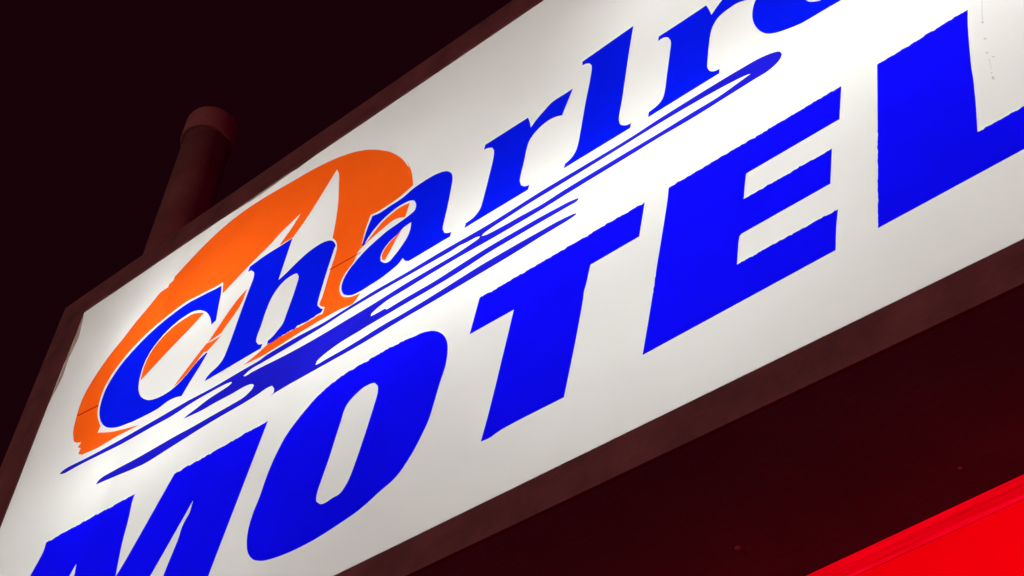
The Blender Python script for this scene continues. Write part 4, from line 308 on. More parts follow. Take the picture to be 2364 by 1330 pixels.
'swoosh': [[(346.4,855.5),(355.1,859.9),(362.6,861.3),(373.1,861.5),(381.6,861.1),(391.8,860.1),(403.5,858.7),(416.1,857),(429.3,855.4),(442.5,853.8),(455.3,852.5),(466.1,851.5),(477.1,850.6),(488.1,849.7),(499.4,848.9),(510.8,848),(522.4,847.3),(534.2,846.5),(546.2,845.8),(558.4,845),(570.8,844.3),(587.2,843.5),(604.6,842.7),(622.6,841.9),(641,841.2),(659.5,840.5),(677.8,839.8),(695.7,839.2),(712.8,838.6),(728.9,838.1),(743.8,837.6),(754.9,837.3),(765.4,837),(775.3,836.9),(784.8,836.7),(794.1,836.5),(803.3,836.3),(812.6,836.1),(822,835.7),(831.8,835.3),(841.3,834.7),(850.9,834),(860.7,833.1),(870.5,832.3),(880.3,831.3),(890.1,830.4),(899.7,829.6),(909.2,828.8),(918.5,828.1),(927.5,827.6),(936.4,827.3),(945,827.1),(953.4,826.9),(961.7,826.9),(970,826.8),(978.1,826.8),(986.4,826.8),(994.7,826.8),(1003.1,826.6),(1012.5,826.4),(1022.5,826),(1032.9,825.6),(1043.2,825.2),(1053.3,824.8),(1062.8,824.5),(1071.5,824.3),(1079,824.4),(1085.1,824.7),(1092.5,826.4),(1100.1,828.2),(1106.2,828.7),(1113.7,829),(1122.4,829.2),(1132,829.2),(1142.2,829.2),(1152.9,829),(1163.7,828.8),(1174.4,828.5),(1184.7,828.2),(1194.5,827.8),(1204,827.3),(1213.7,826.7),(1223.4,825.9),(1233.2,825),(1243,824.1),(1252.5,823.2),(1261.9,822.4),(1270.9,821.7),(1279.4,821.2),(1287.5,820.8),(1295.7,820.7),(1303.1,820.7),(1310.1,820.9),(1316.9,821.1),(1323.9,821.4),(1331.3,821.7),(1339.5,822),(1348.4,822.2),(1358,822.5),(1368,822.9),(1378.4,823.3),(1389.1,823.7),(1399.9,824),(1410.6,824.3),(1421.3,824.6),(1431.6,824.7),(1441.6,824.7),(1450.5,824.5),(1459.2,824.3),(1467.7,823.9),(1476.2,823.5),(1484.6,823.1),(1493,822.6),(1501.5,822.2),(1510,821.8),(1518.7,821.4),(1527.5,821.2),(1537.8,821),(1548.2,820.9),(1558.7,821),(1569.4,821),(1580.1,821.1),(1590.8,821.2),(1601.6,821.2),(1612.4,821.2),(1623.1,821.2),(1633.8,821),(1644.9,820.7),(1656.3,820.3),(1667.8,819.8),(1679.3,819.3),(1690.7,818.7),(1702,818.2),(1713,817.7),(1723.6,817.2),(1733.8,816.9),(1743.4,816.7),(1751.1,816.6),(1758.3,816.6),(1765.2,816.6),(1771.8,816.7),(1778.3,816.8),(1784.9,817),(1791.6,817.1),(1798.6,817.3),(1806,817.5),(1814.9,817.8),(1824.1,818.2),(1833.7,818.7),(1843.4,819.1),(1853.3,819.7),(1863.3,820.2),(1873.3,820.6),(1883.1,821),(1892.8,821.4),(1902.2,821.6),(1910.9,821.7),(1919.3,821.7),(1927.5,821.7),(1935.7,821.6),(1943.9,821.5),(1952.1,821.4),(1960.4,821.3),(1969,821.2),(1977.7,821.1),(1986.9,821),(1999,820.9),(2011.8,820.8),(2025.2,820.6),(2038.8,820.4),(2052.6,820.3),(2066.2,820.2),(2079.6,820.1),(2092.5,820.1),(2104.6,820.3),(2116,820.5),(2123.9,820.8),(2131.3,821.2),(2138.4,821.6),(2145.2,822.1),(2151.9,822.6),(2158.5,823.2),(2165.2,823.7),(2172.1,824.2),(2179.3,824.7),(2186.9,825.1),(2197,825.5),(2207.6,826),(2218.5,826.4),(2229.7,826.8),(2241,827.1),(2252.4,827.4),(2263.6,827.7),(2274.6,828),(2285.2,828.2),(2295.4,828.3),(2303.9,828.4),(2312.4,828.5),(2320.7,828.5),(2329,828.5),(2337,828.5),(2344.9,828.5),(2352.6,828.4),(2360,828.3),(2367.1,828.1),(2374,827.9),(2380,827.7),(2385.8,827.6),(2391.5,827.4),(2396.9,827.2),(2402.1,826.9),(2407.2,826.5),(2412.2,825.9),(2417.1,825.1),(2423.5,823.7),(2429.7,822.1),(2435.7,820.3),(2441.1,818.2),(2445.8,815.9),(2451.5,812.5),(2455.6,807.9),(2457.7,796.4),(2452.8,786.5),(2447.6,781.4),(2441.2,777.3),(2437.1,775.2),(2432.6,773.4),(2427.8,772),(2422.6,770.8),(2417.9,770.2),(2412.8,770),(2407.4,769.9),(2401.7,770),(2395.9,770.1),(2389.9,770),(2384.8,769.8),(2379.6,769.6),(2374.1,769.4),(2368.6,769.2),(2362.9,769),(2357.1,768.7),(2351.1,768.5),(2345,768.2),(2338.8,768),(2331.6,767.6),(2324.3,767.3),(2316.6,766.9),(2308.8,766.5),(2300.8,766.1),(2292.8,765.7),(2284.6,765.3),(2276.5,765),(2268.4,764.8),(2260.4,764.7),(2252.5,764.6),(2244.5,764.7),(2236.4,764.8),(2228.3,765),(2220.2,765.3),(2212.2,765.5),(2204.1,765.7),(2196.2,765.9),(2188.3,766),(2180.6,766.1),(2173.9,766),(2167.5,765.9),(2161.2,765.8),(2155.1,765.7),(2148.9,765.5),(2142.7,765.3),(2136.3,765.1),(2129.6,764.9),(2122.5,764.8),(2114.9,764.6),(2103,764.4),(2090,764.2),(2076,764),(2061.4,763.8),(2046.4,763.6),(2031.3,763.3),(2016.4,763.1),(2001.9,762.9),(1988.1,762.6),(1975.4,762.3),(1966.5,762.1),(1958,761.8),(1949.7,761.5),(1941.7,761.2),(1933.9,760.9),(1926.2,760.6),(1918.6,760.3),(1911.2,760.1),(1903.7,759.9),(1896.3,759.8),(1889.4,759.7),(1882.7,759.7),(1876.2,759.7),(1869.7,759.8),(1863.3,759.9),(1856.8,760),(1850.2,760.1),(1843.5,760.3),(1836.6,760.4),(1829.4,760.5),(1822,760.6),(1814.5,760.7),(1806.9,760.8),(1799.2,761),(1791.4,761.1),(1783.6,761.3),(1775.8,761.4),(1767.9,761.7),(1760.2,761.9),(1752.4,762.2),(1744.6,762.5),(1736.7,762.9),(1728.7,763.3),(1720.8,763.7),(1712.9,764.2),(1705,764.5),(1697.1,764.9),(1689.4,765.2),(1681.7,765.4),(1674.1,765.6),(1666.5,765.7),(1659.1,765.8),(1651.8,765.9),(1644.5,765.9),(1637.1,765.9),(1629.6,765.8),(1622.1,765.8),(1614.3,765.7),(1606.4,765.7),(1598.2,765.6),(1589.8,765.5),(1581.3,765.3),(1572.8,765.2),(1564.3,765),(1555.9,764.8),(1547.8,764.6),(1539.9,764.5),(1532.4,764.3),(1524.2,764.2),(1516.1,764.2),(1508.2,764.2),(1500.6,764.2),(1493.4,764.1),(1486.7,763.8),(1480.7,763.3),(1472.5,762),(1465.6,760.4),(1459.2,758.6),(1451.2,756),(1444.5,753.2),(1438.1,749.9),(1436.8,742.8),(1445.9,741),(1453.3,740.5),(1461.1,740.3),(1468.8,740),(1476.4,739.6),(1478.9,738.8),(1483.7,732.8),(1491,733),(1498.1,733.3),(1505.1,733.5),(1512.2,733.7),(1519.5,733.9),(1527.1,734),(1535,734.1),(1542.5,734.1),(1550.3,734),(1558.4,733.8),(1566.7,733.6),(1575.2,733.4),(1583.7,733.1),(1592.1,733),(1600.4,732.8),(1608.5,732.8),(1616.3,732.9),(1623.3,733.1),(1630.1,733.4),(1636.8,733.8),(1643.3,734.2),(1649.8,734.6),(1656.3,735.1),(1662.9,735.6),(1669.4,736),(1676.1,736.5),(1682.9,736.9),(1690.5,737.3),(1698.1,737.7),(1705.9,738.1),(1713.6,738.6),(1721.5,739),(1729.3,739.4),(1737.2,739.8),(1745,740.1),(1752.8,740.3),(1760.6,740.5),(1768.2,740.5),(1776,740.5),(1783.7,740.5),(1791.5,740.3),(1799.2,740.2),(1806.9,740),(1814.5,739.8),(1822,739.6),(1829.3,739.4),(1836.5,739.2),(1843.5,739.1),(1850.4,739),(1857.2,738.9),(1863.9,738.8),(1870.5,738.7),(1877,738.5),(1883.4,738.4),(1889.7,738.2),(1895.8,737.9),(1902.6,737.5),(1909.3,737),(1915.9,736.5),(1922.2,736),(1928.4,735.5),(1934.2,735),(1939.5,734.5),(1947.3,734.1),(1954.2,733.6),(1961.1,732.9),(1968.7,731.6),(1976.3,730),(1982.4,728.5),(1988,726.3),(1987,721),(1980.5,718.5),(1974.7,718.5),(1967.7,719.1),(1961.6,719.2),(1954.7,719.3),(1947.2,719.5),(1939,719.6),(1933.4,719.7),(1927.3,719.9),(1920.9,720),(1914.2,720.1),(1907.3,720.3),(1900.4,720.4),(1893.6,720.6),(1887.1,720.7),(1880.8,720.8),(1874.3,720.9),(1868,720.9),(1862,721),(1855.9,721.1),(1849.8,721.1),(1843.3,721.1),(1836.4,721.2),(1829.6,721.2),(1822.5,721.3),(1815.1,721.4),(1807.4,721.5),(1799.6,721.6),(1791.7,721.6),(1783.8,721.6),(1776,721.6),(1768.3,721.5),(1760.9,721.2),(1754.2,720.9),(1747.7,720.5),(1741.3,720),(1735,719.5),(1728.7,718.9),(1722.3,718.3),(1716,717.7),(1709.5,717.1),(1702.9,716.7),(1696.2,716.3),(1688.7,715.9),(1681.1,715.6),(1673.3,715.3),(1665.5,715.1),(1657.6,714.9),(1649.6,714.7),(1641.6,714.6),(1633.5,714.5),(1625.5,714.4),(1617.5,714.3),(1609.5,714.3),(1601.4,714.3),(1593.2,714.4),(1585,714.5),(1576.8,714.7),(1568.6,714.8),(1560.4,714.9),(1552.4,715.1),(1544.4,715.2),(1536.6,715.3),(1529,715.3),(1521.4,715.4),(1513.9,715.4),(1506.5,715.4),(1499.1,715.4),(1491.9,715.5),(1484.7,715.5),(1477.6,715.5),(1470.5,715.5),(1462.2,715.5),(1453.5,715.5),(1444.7,715.5),(1436.3,715.4),(1428.6,715.4),(1422,715.3),(1416.7,715.2),(1407.8,714.6),(1402.6,714.5),(1395.9,714.5),(1388.2,714.5),(1379.9,714.5),(1371.5,714.5),(1363.6,714.3),(1356.4,714),(1349,713.4),(1342,712.6),(1335.2,711.7),(1328.7,710.6),(1322.4,709.5),(1315.5,708.1),(1308.9,706.6),(1302.7,704.9),(1297.2,703),(1289.6,700.3),(1284.2,696.4),(1282.3,686.6),(1291.4,684.7),(1298.9,684.5),(1307.8,684.9),(1317.4,685.1),(1324,685),(1330.9,684.8),(1338.2,684.5),(1345.7,684.2),(1353.2,684),(1360.7,683.9),(1367.7,683.8),(1374.9,683.9),(1382.1,683.9),(1389.3,684.1),(1396.6,684.2),(1404,684.4),(1411.5,684.7),(1418.8,685),(1426.2,685.5),(1433.7,686),(1441.2,686.5),(1448.8,687),(1456.5,687.4),(1464.2,687.8),(1471.9,688),(1479.2,688.1),(1486.5,688),(1493.9,687.9),(1501.3,687.7),(1508.7,687.4),(1516.2,687.2),(1523.8,687),(1531.4,686.9),(1539.1,686.9),(1546.9,687),(1554.8,687.1),(1562.7,687.3),(1570.8,687.5),(1578.9,687.7),(1587,688),(1595,688.2),(1603.1,688.5),(1611.1,688.9),(1619,689.2),(1627.1,689.5),(1635.3,689.9),(1643.6,690.3),(1652,690.8),(1660.2,691.2),(1668.3,691.7),(1676.1,692.1),(1683.6,692.6),(1690.6,693),(1697,693.3),(1704.7,693.7),(1711.7,694.2),(1718.2,694.5),(1724.5,694.9),(1730.9,695.1),(1736.9,695.3),(1742.6,695.5),(1748.3,695.5),(1754.4,695.6),(1761.4,695.6),(1767.6,695.6),(1774.4,695.6),(1781.8,695.6),(1789.5,695.5),(1797.4,695.5),(1805.5,695.4),(1813.5,695.3),(1821.4,695.2),(1829,695.1),(1836.3,694.9),(1843.2,694.8),(1850.1,694.6),(1856.9,694.4),(1863.6,694.2),(1870.2,694),(1876.7,693.7),(1883,693.5),(1889,693.3),(1894.8,693.1),(1901.4,692.9),(1907.7,692.8),(1913.7,692.6),(1919.5,692.5),(1925.2,692.2),(1930.9,691.9),(1938.3,691.3),(1945.6,690.5),(1952.7,689.7),(1959.3,688.7),(1966.1,687.6),(1972.6,686.4),(1977.5,684.9),(1980.9,682.6),(1979.3,679.7),(1975.3,678.3),(1970.1,677.5),(1964.7,676.7),(1958.7,676.1),(1952.4,675.8),(1945.3,675.7),(1937.4,675.7),(1932.2,675.6),(1926.5,675.5),(1920.4,675.4),(1914.1,675.3),(1907.6,675.2),(1901.1,675),(1894.4,674.8),(1888.5,674.6),(1882.6,674.3),(1876.6,673.9),(1870.6,673.6),(1864.3,673.2),(1857.8,672.8),(1851,672.5),(1843.8,672.1),(1836.2,671.9),(1824.7,671.5),(1812,671.2),(1798.2,671),(1783.7,670.7),(1768.8,670.5),(1753.7,670.3),(1738.8,670.2),(1724.3,670),(1710.6,669.9),(1697.9,669.7),(1689.3,669.6),(1681.1,669.6),(1673.1,669.5),(1665.4,669.4),(1657.9,669.3),(1650.4,669.3),(1643,669.2),(1635.6,669.2),(1628,669.2),(1620.2,669.2),(1612.5,669.2),(1604.8,669.2),(1597.1,669.3),(1589.4,669.3),(1581.7,669.4),(1573.9,669.5),(1565.9,669.5),(1557.7,669.6),(1549.3,669.6),(1540.6,669.5),(1529.1,669.4),(1516.9,669.1),(1504.2,668.8),(1491.1,668.5),(1477.8,668.1),(1464.4,667.8),(1451.2,667.4),(1438.2,667.2),(1425.7,667),(1413.7,667),(1404.6,667.1),(1395.8,667.2),(1387.1,667.4),(1378.7,667.7),(1370.3,667.9),(1362,668.2),(1353.8,668.5),(1345.4,668.8),(1337,669.1),(1328.5,669.3),(1319.8,669.6),(1310.9,669.8),(1302,670.1),(1293,670.3),(1284.1,670.5),(1275.2,670.8),(1266.3,671),(1257.7,671.3),(1249.1,671.5),(1240.8,671.7),(1231.5,672),(1221,672.4),(1210.3,672.8),(1199.9,673.1),(1190.6,673.5),(1183,673.7),(1178,673.8),(1176.2,673.8),(1181.3,673.5),(1192.3,673),(1203.4,672.4),(1208.5,672),(1205.8,672),(1198.9,672.1),(1189.3,672.3),(1178.7,672.5),(1169,672.6),(1161.6,672.4),(1154,671.7),(1147.5,670.7),(1153.1,673.3),(1157.1,676.9),(1155.7,688.6),(1146.3,703.1),(1137.9,704.8),(1129.2,705.8),(1122.9,705.5),(1116.5,704.5),(1109.6,703.3),(1102.2,702.3),(1095.4,701.9),(1088.3,701.5),(1080.7,701.2),(1072.8,700.9),(1064.5,700.8),(1055.9,700.7),(1048.3,700.6),(1040.2,700.7),(1031.7,700.8),(1022.9,701),(1014,701.2),(1005.1,701.4),(996.3,701.6),(987.8,701.7),(979.6,701.8),(971.1,701.8),(963,701.7),(955.2,701.7),(947.4,701.6),(939.4,701.4),(930.9,701.3),(921.7,701),(912,700.7),(901.6,700.3),(890.6,699.8),(879.1,699.2),(867.4,698.6),(855.6,698),(843.9,697.4),(832.3,696.8),(821.2,696.3),(810.5,695.8),(801,695.3),(791.5,694.8),(782.1,694.2),(772.9,693.6),(763.9,693.1),(755,692.7),(746.5,692.4),(738.2,692.3),(730.3,692.5),(719.1,693.2),(708.8,694.4),(698.5,695.8),(687.2,697.4),(676.9,699),(665.9,700.9),(654.4,702.9),(642.7,704.9),(631.2,707),(620,708.9),(607.9,711),(595.6,713.1),(583.6,715.1),(572.5,717),(562.9,718.5),(551.3,720.1),(541.1,721.5),(543.6,729.1),(548.4,732.9),(556.4,735.6),(562.9,736.4),(570.9,736.6),(580.1,736.4),(590,735.9),(600.3,735.4),(610.6,734.9),(619.3,734.5),(628.5,734),(638.1,733.5),(647.8,732.8),(657.8,732.2),(667.7,731.5),(677.7,730.9),(687.4,730.4),(697,730),(706.4,729.7),(716,729.4),(725.5,729.2),(734.9,729.1),(744.3,729),(753.5,728.9),(762.6,728.8),(771.5,728.7),(780.1,728.5),(789.6,728.3),(799,728.1),(808.2,727.9),(817.1,727.7),(825.7,727.5),(833.8,727.2),(841.4,726.9),(851.7,726.2),(860.9,725.4),(871.7,724.7),(879.3,724.4),(887.8,724.2),(897.1,724),(906.8,723.8),(916.8,723.6),(926.8,723.5),(936.7,723.3),(946.1,723.2),(954.8,723),(963.8,722.7),(972.6,722.5),(981.2,722.2),(989.6,721.9),(997.7,721.7),(1005.5,721.5),(1013.1,721.4),(1021.5,721.2),(1029.7,721),(1037.5,720.9),(1044.7,721.1),(1051,721.8),(1057.7,723.5),(1063.4,725.8),(1068.4,728.4),(1073.9,731.8),(1078,735.8),(1080.4,743.7),(1072.5,752.1),(1063.2,756.1),(1052,758.5),(1045.1,759.4),(1037.4,759.8),(1029.3,760),(1020.8,760),(1012.2,760.1),(1003.6,760.4),(995.3,760.9),(986.7,761.5),(977.9,762.2),(969.1,762.8),(960.3,763.5),(951.9,764.1),(944,764.5),(933.5,764.8),(923.7,764.8),(914.1,764.9),(904.1,765.4),(893.7,766.5),(882.9,767.9),(872.3,769.4),(862.5,770.9),(853.7,772.1),(845.4,773.4),(837.2,774.6),(846,779.2),(852.6,780.9),(860.8,782.4),(869.7,783.9),(878.5,785.6),(885.9,787.2),(893.4,788.9),(901,790.7),(908.7,792.3),(916.5,793.5),(924.3,794.3),(932.3,794.8),(940.3,795.1),(948.2,795.4),(955.6,795.8),(966.3,796.3),(976.4,796.9),(984.6,798),(994,802.1),(991.3,806.6),(981.9,809.2),(971.4,811.6),(964.3,812.6),(956.3,813.4),(947.5,814.1),(938.2,814.8),(928.7,815.3),(919.4,815.8),(910.4,816.2),(901.6,816.7),(892.9,817),(884.1,817.3),(875.4,817.5),(866.7,817.7),(857.9,817.7),(849.2,817.6),(840.4,817.2),(831.6,816.6),(822.9,815.8),(814.2,815),(805.4,814.3),(796.3,813.8),(786.9,813.5),(777.9,813.6),(768.8,813.9),(759.5,814.4),(750.1,815),(740.4,815.6),(730.5,816.3),(720.4,816.9),(710,817.5),(699.9,817.9),(689.4,818.3),(678.6,818.7),(667.5,819.1),(656.3,819.6),(645,820),(633.7,820.5),(622.5,821.1),(611.5,821.8),(600.6,822.5),(590.1,823.4),(579.6,824.4),(569.2,825.5),(558.7,826.7),(548.4,827.9),(538.2,829.1),(528.1,830.3),(518.1,831.5),(508.3,832.5),(495.8,833.9),(483.5,835.3),(471.4,836.7),(459.6,838.1),(448.2,839.2),(437.3,840.2),(424.3,841.2),(411.8,841.9),(400.2,842.5),(390.2,843),(380.2,843.1),(371.2,843.8),(355,849.2)], [(1033.2,801.9),(1040.4,805.1),(1047.6,808.2),(1055.9,810.4),(1064.5,811),(1073.8,810.6),(1083.9,809.8),(1094.6,809.2),(1102.1,809.1),(1110.1,808.9),(1118.5,808.7),(1127.1,808.5),(1135.8,808.4),(1144.4,808.2),(1152.8,808.1),(1160.9,808),(1169.1,808),(1177,807.9),(1184.8,807.9),(1192.6,807.9),(1200.4,807.9),(1208.4,808),(1216.6,807.9),(1224.4,807.9),(1232.3,807.8),(1240.5,807.8),(1248.7,807.7),(1257.1,807.6),(1265.3,807.6),(1273.6,807.6),(1281.7,807.7),(1289.6,807.8),(1297,808.1),(1304.3,808.5),(1311.4,809),(1318.5,809.5),(1325.5,810),(1332.7,810.5),(1340,811),(1347.4,811.3),(1355.1,811.6),(1363.4,811.7),(1372,811.8),(1380.7,811.9),(1389.5,811.8),(1398.5,811.7),(1407.5,811.6),(1416.5,811.4),(1425.5,811.3),(1434.4,811.1),(1443.2,810.9),(1451.8,810.6),(1460.4,810.4),(1469,810.1),(1477.6,809.7),(1486.2,809.4),(1494.7,809),(1503.3,808.6),(1511.8,808.3),(1520.2,807.9),(1528.7,807.6),(1537.2,807.2),(1545.9,806.9),(1554.6,806.6),(1563.3,806.2),(1572,805.9),(1580.5,805.6),(1588.8,805.3),(1596.9,804.9),(1604.6,804.6),(1611.9,804.4),(1620.8,804),(1629.4,803.5),(1637.6,803.1),(1645.4,802.8),(1652.6,802.5),(1659.2,802.5),(1666.7,802.9),(1673.3,803.5),(1680.2,803.6),(1688,802.6),(1696.2,801),(1704.3,799.6),(1712.6,799),(1720.9,798.6),(1728.1,797.5),(1737.7,793.3),(1735.4,789.1),(1729.8,787.2),(1721.5,786.3),(1712.7,785.5),(1706.9,784.7),(1701,784),(1694.9,783.4),(1688.3,782.8),(1681,782.4),(1674.7,782.2),(1667.9,782.1),(1660.7,782.1),(1653.2,782.2),(1645.4,782.4),(1637.4,782.5),(1629.3,782.7),(1621.2,782.8),(1613.2,782.9),(1605.4,783),(1597.3,783.1),(1589.2,783.3),(1580.9,783.4),(1572.6,783.6),(1564.3,783.7),(1555.9,783.8),(1547.4,783.8),(1539.1,783.8),(1530.7,783.8),(1522.4,783.6),(1514,783.3),(1505.6,783),(1497.3,782.6),(1488.9,782.2),(1480.5,781.8),(1472,781.4),(1463.6,781),(1455.1,780.7),(1446.6,780.5),(1438,780.3),(1429.3,780.2),(1420.5,780.2),(1411.6,780.2),(1402.8,780.2),(1394,780.2),(1385.3,780.2),(1376.7,780.2),(1368.2,780.3),(1360,780.2),(1351.3,780.2),(1343,780.1),(1334.8,780.1),(1326.7,780),(1318.6,779.9),(1310.5,779.9),(1302.3,779.9),(1293.9,780),(1286,780.1),(1277.9,780.2),(1269.8,780.4),(1261.5,780.5),(1253.3,780.7),(1245.1,781),(1237,781.3),(1229,781.6),(1221.3,782),(1212.9,782.4),(1204.9,782.9),(1196.9,783.5),(1189,784.1),(1181.2,784.7),(1173.2,785.4),(1165.2,786.2),(1155.6,787.1),(1145.9,788.2),(1136.2,789.4),(1126.5,790.5),(1116.9,791.7),(1107.6,792.7),(1097.3,793.7),(1086.9,794.8),(1076.8,795.7),(1067.3,796.5),(1059,797.1),(1046.9,796.3),(1037.7,797.3)], [(1741.6,790.9),(1751.9,786.6),(1758.1,785.2),(1765.6,784.1),(1773.9,783.1),(1782.5,782.4),(1790.8,781.7),(1797.1,781.2),(1803.5,780.9),(1809.9,780.7),(1816.4,780.5),(1823,780.3),(1829.7,780.1),(1836.6,779.8),(1843,779.5),(1849.5,779),(1856.2,778.5),(1863,777.9),(1869.8,777.4),(1876.6,776.9),(1883.4,776.5),(1890.1,776.2),(1896.7,776.1),(1903.1,776.2),(1909.2,776.4),(1915.1,776.8),(1921,777.2),(1927,777.7),(1933.2,778.2),(1939.8,778.7),(1946.7,779.1),(1954.3,779.4),(1966.5,779.7),(1980.1,780),(1994.7,780.2),(2010.1,780.3),(2025.9,780.4),(2041.7,780.5),(2057.4,780.5),(2072.4,780.6),(2086.6,780.6),(2099.6,780.6),(2108.9,780.6),(2117.7,780.5),(2126.2,780.4),(2134.4,780.3),(2142.5,780.2),(2150.4,780.1),(2158.3,780.1),(2166.1,780),(2174.1,780),(2182.1,780.1),(2190.3,780.2),(2198.7,780.4),(2207,780.6),(2215.4,780.8),(2223.7,781.1),(2231.9,781.3),(2239.9,781.6),(2247.8,781.8),(2255.4,782),(2262.7,782.1),(2269.1,782.2),(2275.3,782.1),(2281.3,782),(2287.2,781.9),(2293,781.8),(2298.7,781.8),(2304.3,781.8),(2309.7,782),(2315.1,782.3),(2321.1,782.8),(2327.1,783.5),(2332.8,784.2),(2338.5,785.1),(2344,786),(2349.4,786.9),(2354.7,787.8),(2361.1,788.8),(2367.6,790),(2373.7,791.1),(2379.2,792.1),(2383.6,792.9),(2390.2,793.9),(2384.2,796.5),(2380.1,797.8),(2375.3,799.2),(2369.5,800.4),(2365.3,801.2),(2360.5,801.9),(2355.3,802.6),(2349.6,803.2),(2343.7,803.8),(2337.6,804.4),(2331.3,804.9),(2324.9,805.5),(2318.6,806),(2311.4,806.5),(2304,807),(2296.3,807.5),(2288.4,807.9),(2280.3,808.3),(2272.2,808.7),(2264,809),(2255.8,809.3),(2247.6,809.6),(2239.5,809.8),(2231.4,810),(2223.1,810.1),(2214.7,810.2),(2206.3,810.3),(2197.9,810.3),(2189.6,810.3),(2181.3,810.3),(2173.3,810.2),(2165.4,810.1),(2157.8,810),(2151.3,809.9),(2145.3,809.7),(2139.6,809.5),(2134,809.3),(2128.3,809.1),(2122.5,808.9),(2116.3,808.6),(2109.5,808.4),(2101.9,808.2),(2087.9,807.9),(2071.4,807.5),(2053.1,807.2),(2033.5,806.8),(2013.2,806.4),(1992.8,806.1),(1972.9,805.7),(1954.1,805.4),(1937.2,805.2),(1922.7,805),(1914.3,804.9),(1906.6,804.8),(1899.6,804.8),(1892.9,804.8),(1886.6,804.8),(1880.3,804.7),(1873.9,804.6),(1867.2,804.4),(1860.4,804.2),(1853.6,803.9),(1846.7,803.5),(1839.9,803.1),(1833.1,802.7),(1826.5,802.3),(1820,801.9),(1813.7,801.5),(1806.9,801.2),(1800.2,800.9),(1793.6,800.7),(1787.3,800.4),(1781.1,800.1),(1775.1,799.5),(1767.2,798.7),(1759.3,797.8),(1752.3,796.7),(1747,795.1)]],
'peeled_edge': [[(742.5,1619.6),(757.9,1618.9),(773.3,1618.1),(788.6,1617.2),(803.9,1616.4),(819.2,1615.6),(834.3,1614.8),(849.4,1614.1),(864.4,1613.4),(879.2,1612.8),(893.9,1612.2),(908.6,1611.7),(923.3,1611.1),(938.1,1610.6),(952.8,1610),(967.4,1609.6),(981.8,1609.2),(995.7,1609),(1009.2,1609),(1022.2,1609.2),(1034.5,1609.6),(1045.1,1610.3),(1055.1,1611.2),(1064.7,1612.3),(1074,1613.6),(1083,1614.9),(1092,1616.3),(1100.9,1617.7),(1110,1619),(1119.2,1620.2),(1116.1,1611.4),(1110.6,1608.9),(1102.2,1607.4),(1092.3,1606.6),(1082.4,1606.1),(1074.1,1605.8),(1064.6,1605.9),(1053.5,1606.2),(1043.8,1605.9),(1031.7,1605.2),(1017.5,1604.2),(1001.7,1603.1),(984.7,1601.9),(967,1600.7),(948.9,1599.7),(930.9,1599),(913.4,1598.6),(896.9,1598.7),(882.4,1599.2),(867.8,1600),(853.2,1601.1),(838.5,1602.4),(823.8,1603.8),(809.1,1605.4),(794.3,1607),(779.4,1608.6),(764.5,1610.1),(749.5,1611.5)]],
'gap': [[(1034.3,1611),(1090.1,1605.3),(1082.4,1604.1),(1074.6,1603.2),(1065.5,1603.4),(1056.2,1603.9)]],
'left_grime': [[(135,1620.4),(137.9,1535.5),(141.8,1403.1),(145.5,1333.5),(142,1211.3),(163.3,1319.3),(157.4,1399.1),(169.5,1481.6),(149.5,1584)]],
'speck_0': [[(2775.2,518.5),(2774.8,516.4),(2773.3,516.1),(2771.6,516.9),(2770.5,519),(2771.1,520.4),(2772,521.5),(2773.8,522.3),(2774.8,520.4)]],
'speck_1': [[(2767.6,483.2),(2767.4,480.6),(2765.8,480.7),(2764.1,481.4),(2763.5,483.5),(2763.5,485.7),(2764.7,486.3),(2766.2,486.7),(2767.7,485.1)]],
'speck_2': [[(2772.9,465.4),(2772.4,464.1),(2770.9,464),(2769.7,465),(2768.4,466.4),(2768.6,467.6),(2769.7,468),(2771,467.7),(2772.7,466.7)]],
'speck_3': [[(2757.2,418),(2756.7,414.9),(2755.5,413.4),(2754.3,414.7),(2753.5,417.6),(2754,420.5),(2754.9,423.2),(2756,422.8),(2757.3,421.2)]],
'speck_4': [[(2783.9,560.9),(2783,560.1),(2782.1,559.5),(2781,560),(2779.8,561.7),(2780.3,563.4),(2781.1,564.7),(2782.3,564.2),(2783.4,563.1)]],
'speck_5': [[(2758.3,430.7),(2758,429.7),(2757.4,429.1),(2756.8,429.5),(2756.3,430.7),(2756.4,432),(2757,433.1),(2757.7,433),(2758.4,432)]],
'speck_6': [[(2764.3,463.5),(2763.9,462.8),(2763.3,461.9),(2762.5,462.4),(2762.1,463.7),(2762.3,464.8),(2762.8,465.7),(2763.4,465.3),(2764.2,464.7)]],
'streak_0': [[(2798,621.7),(2799.9,619.5),(2790.3,589),(2783.2,561.7),(2781.5,563.7),(2788.6,590.8)]],
'streak_1': [[(2762.7,463.3),(2764,461.9),(2760.5,441.1),(2758.8,441.6)]],
}

def graphic(name, keys, y, mat, label=None):
    ob = sheet(name, [SHAPES[k] for k in keys], y, M[mat], sign)
    if label: ob['label'] = label
    return ob

graphic("emblem", ['emblem', 'emblem_b', 'emblem_c', 'emblem_d', 'emblem_e'], -0.0010, 'orange', "orange oval emblem with a white spike")
for k in ('seam', 'seam_b'): graphic("vinyl_seam", [k], -0.0016, 'seam')
for key, ch in (('letter_C', 'C'), ('letter_h', 'h'), ('letter_a', 'a'), ('letter_r', 'r beside the a'), ('letter_l', 'l'),
                ('letter_r2', 'r after the l'), ('letter_o', 'o')):
    graphic("script_letter", [key], -0.0010, 'script_blue', "blue serif letter " + ch)
graphic("swoosh", ['swoosh'], -0.0010, 'swoosh_blue', "tapering blue speed stripes under the script")
for ch in 'MOTEL':
    graphic("block_letter", ['letter_' + ch], -0.0010, 'blue', "big blue slanted capital " + ch)
for k in ('peeled_edge', 'left_grime'): graphic("grime_edge", [k], -0.0013, 'grime')
graphic("edge_gap", ['gap'], -0.0020, 'gap')
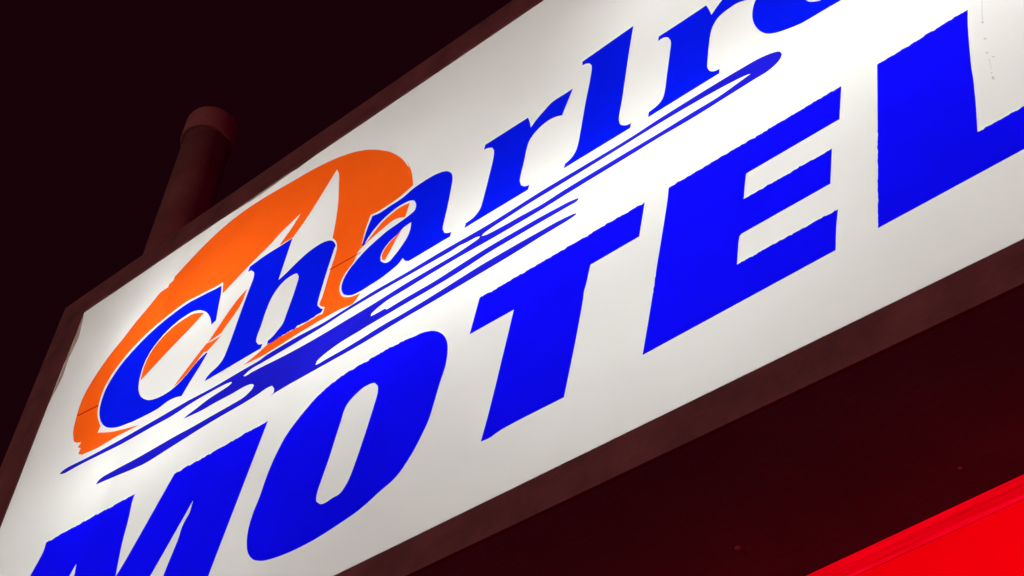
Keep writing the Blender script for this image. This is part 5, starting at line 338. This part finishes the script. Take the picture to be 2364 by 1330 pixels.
for k in sorted(k for k in SHAPES if k.startswith('streak')): graphic("dirt_streak", [k], -0.0010, 'streak')
for k in sorted(k for k in SHAPES if k.startswith('speck')): graphic("dirt_speck", [k], -0.0014, 'speck')

# ---------------------------------------------------------------- post behind the face
px, py = (-2.571, 1.44)
pole = empty("support_pole", (px, py, 0.0),
             "round brown steel post with a wider cap, rising behind the white sign", "pole")
bm = bmesh.new()
R0 = 0.0888
lathe(bm, [(R0, SZ + 1.714), (R0, 5.64 - 0.004), (0, 5.64 - 0.004)], 64)
from_bm("shaft", bm, M['pole'], pole, smooth=False)
bm = bmesh.new()                       # the same post carries on below the cabinet, which is framed around it
lathe(bm, [(R0, 0.0), (R0, SZ - 0.003)], 64)
from_bm("shaft", bm, M['pole'], pole, smooth=False)
bm = bmesh.new()
rc = 0.1015
b0, t0 = 5.504, 5.65
lathe(bm, [(R0 + .001, b0), (rc - .002, b0), (rc, b0 + .003), (rc, t0 - .03), (rc - .004, t0 - .015), (rc - .016, t0 - .004),
           (rc * .6, t0 + .006), (0, t0 + .012)], 64)
from_bm("cap", bm, M['pole'], pole, smooth=False)
for ch in pole.children:
    for f in ch.data.polygons: f.use_smooth = abs(f.normal.z) < 0.6

# ---------------------------------------------------------------- red lit box slung under the cabinet
ang = math.atan2(-0.0308, 0.3887)
rb = empty("red_light_box", (-0.2517, 1.6188, SZ + 0.0015),
           "glowing red light box hung beneath the dark underside of the white sign", "sign", ang)
L0, L1, RH = -1.75, 1.1, 0.5
bm = bmesh.new()
add_box(bm, L0, L1, 0.012, 0.20, -RH, -0.001, 0.004)
from_bm("housing", bm, M['cabinet'], rb)
bm = bmesh.new()
add_box(bm, L0 + .002, L1 - .002, 0.0, 0.011, -0.040, -0.001, 0.003)
from_bm("face_lip", bm, M['red_lip'], rb)
bm = bmesh.new()
add_box(bm, L0 + .01, L1 - .01, -0.002, 0.004, -0.0425, -0.0392, 0.001)
from_bm("face_ridge", bm, M['red_ridge'], rb)
bm = bmesh.new()
add_box(bm, L0 + .002, L1 - .002, 0.001, 0.011, -RH, -0.0435, 0.003)
from_bm("red_face", bm, M['red_face'], rb)

scene.render.engine = 'CYCLES'
scene.cycles.max_bounces = 12
scene.cycles.diffuse_bounces = 8
scene.cycles.transmission_bounces = 8
scene.cycles.transparent_max_bounces = 8
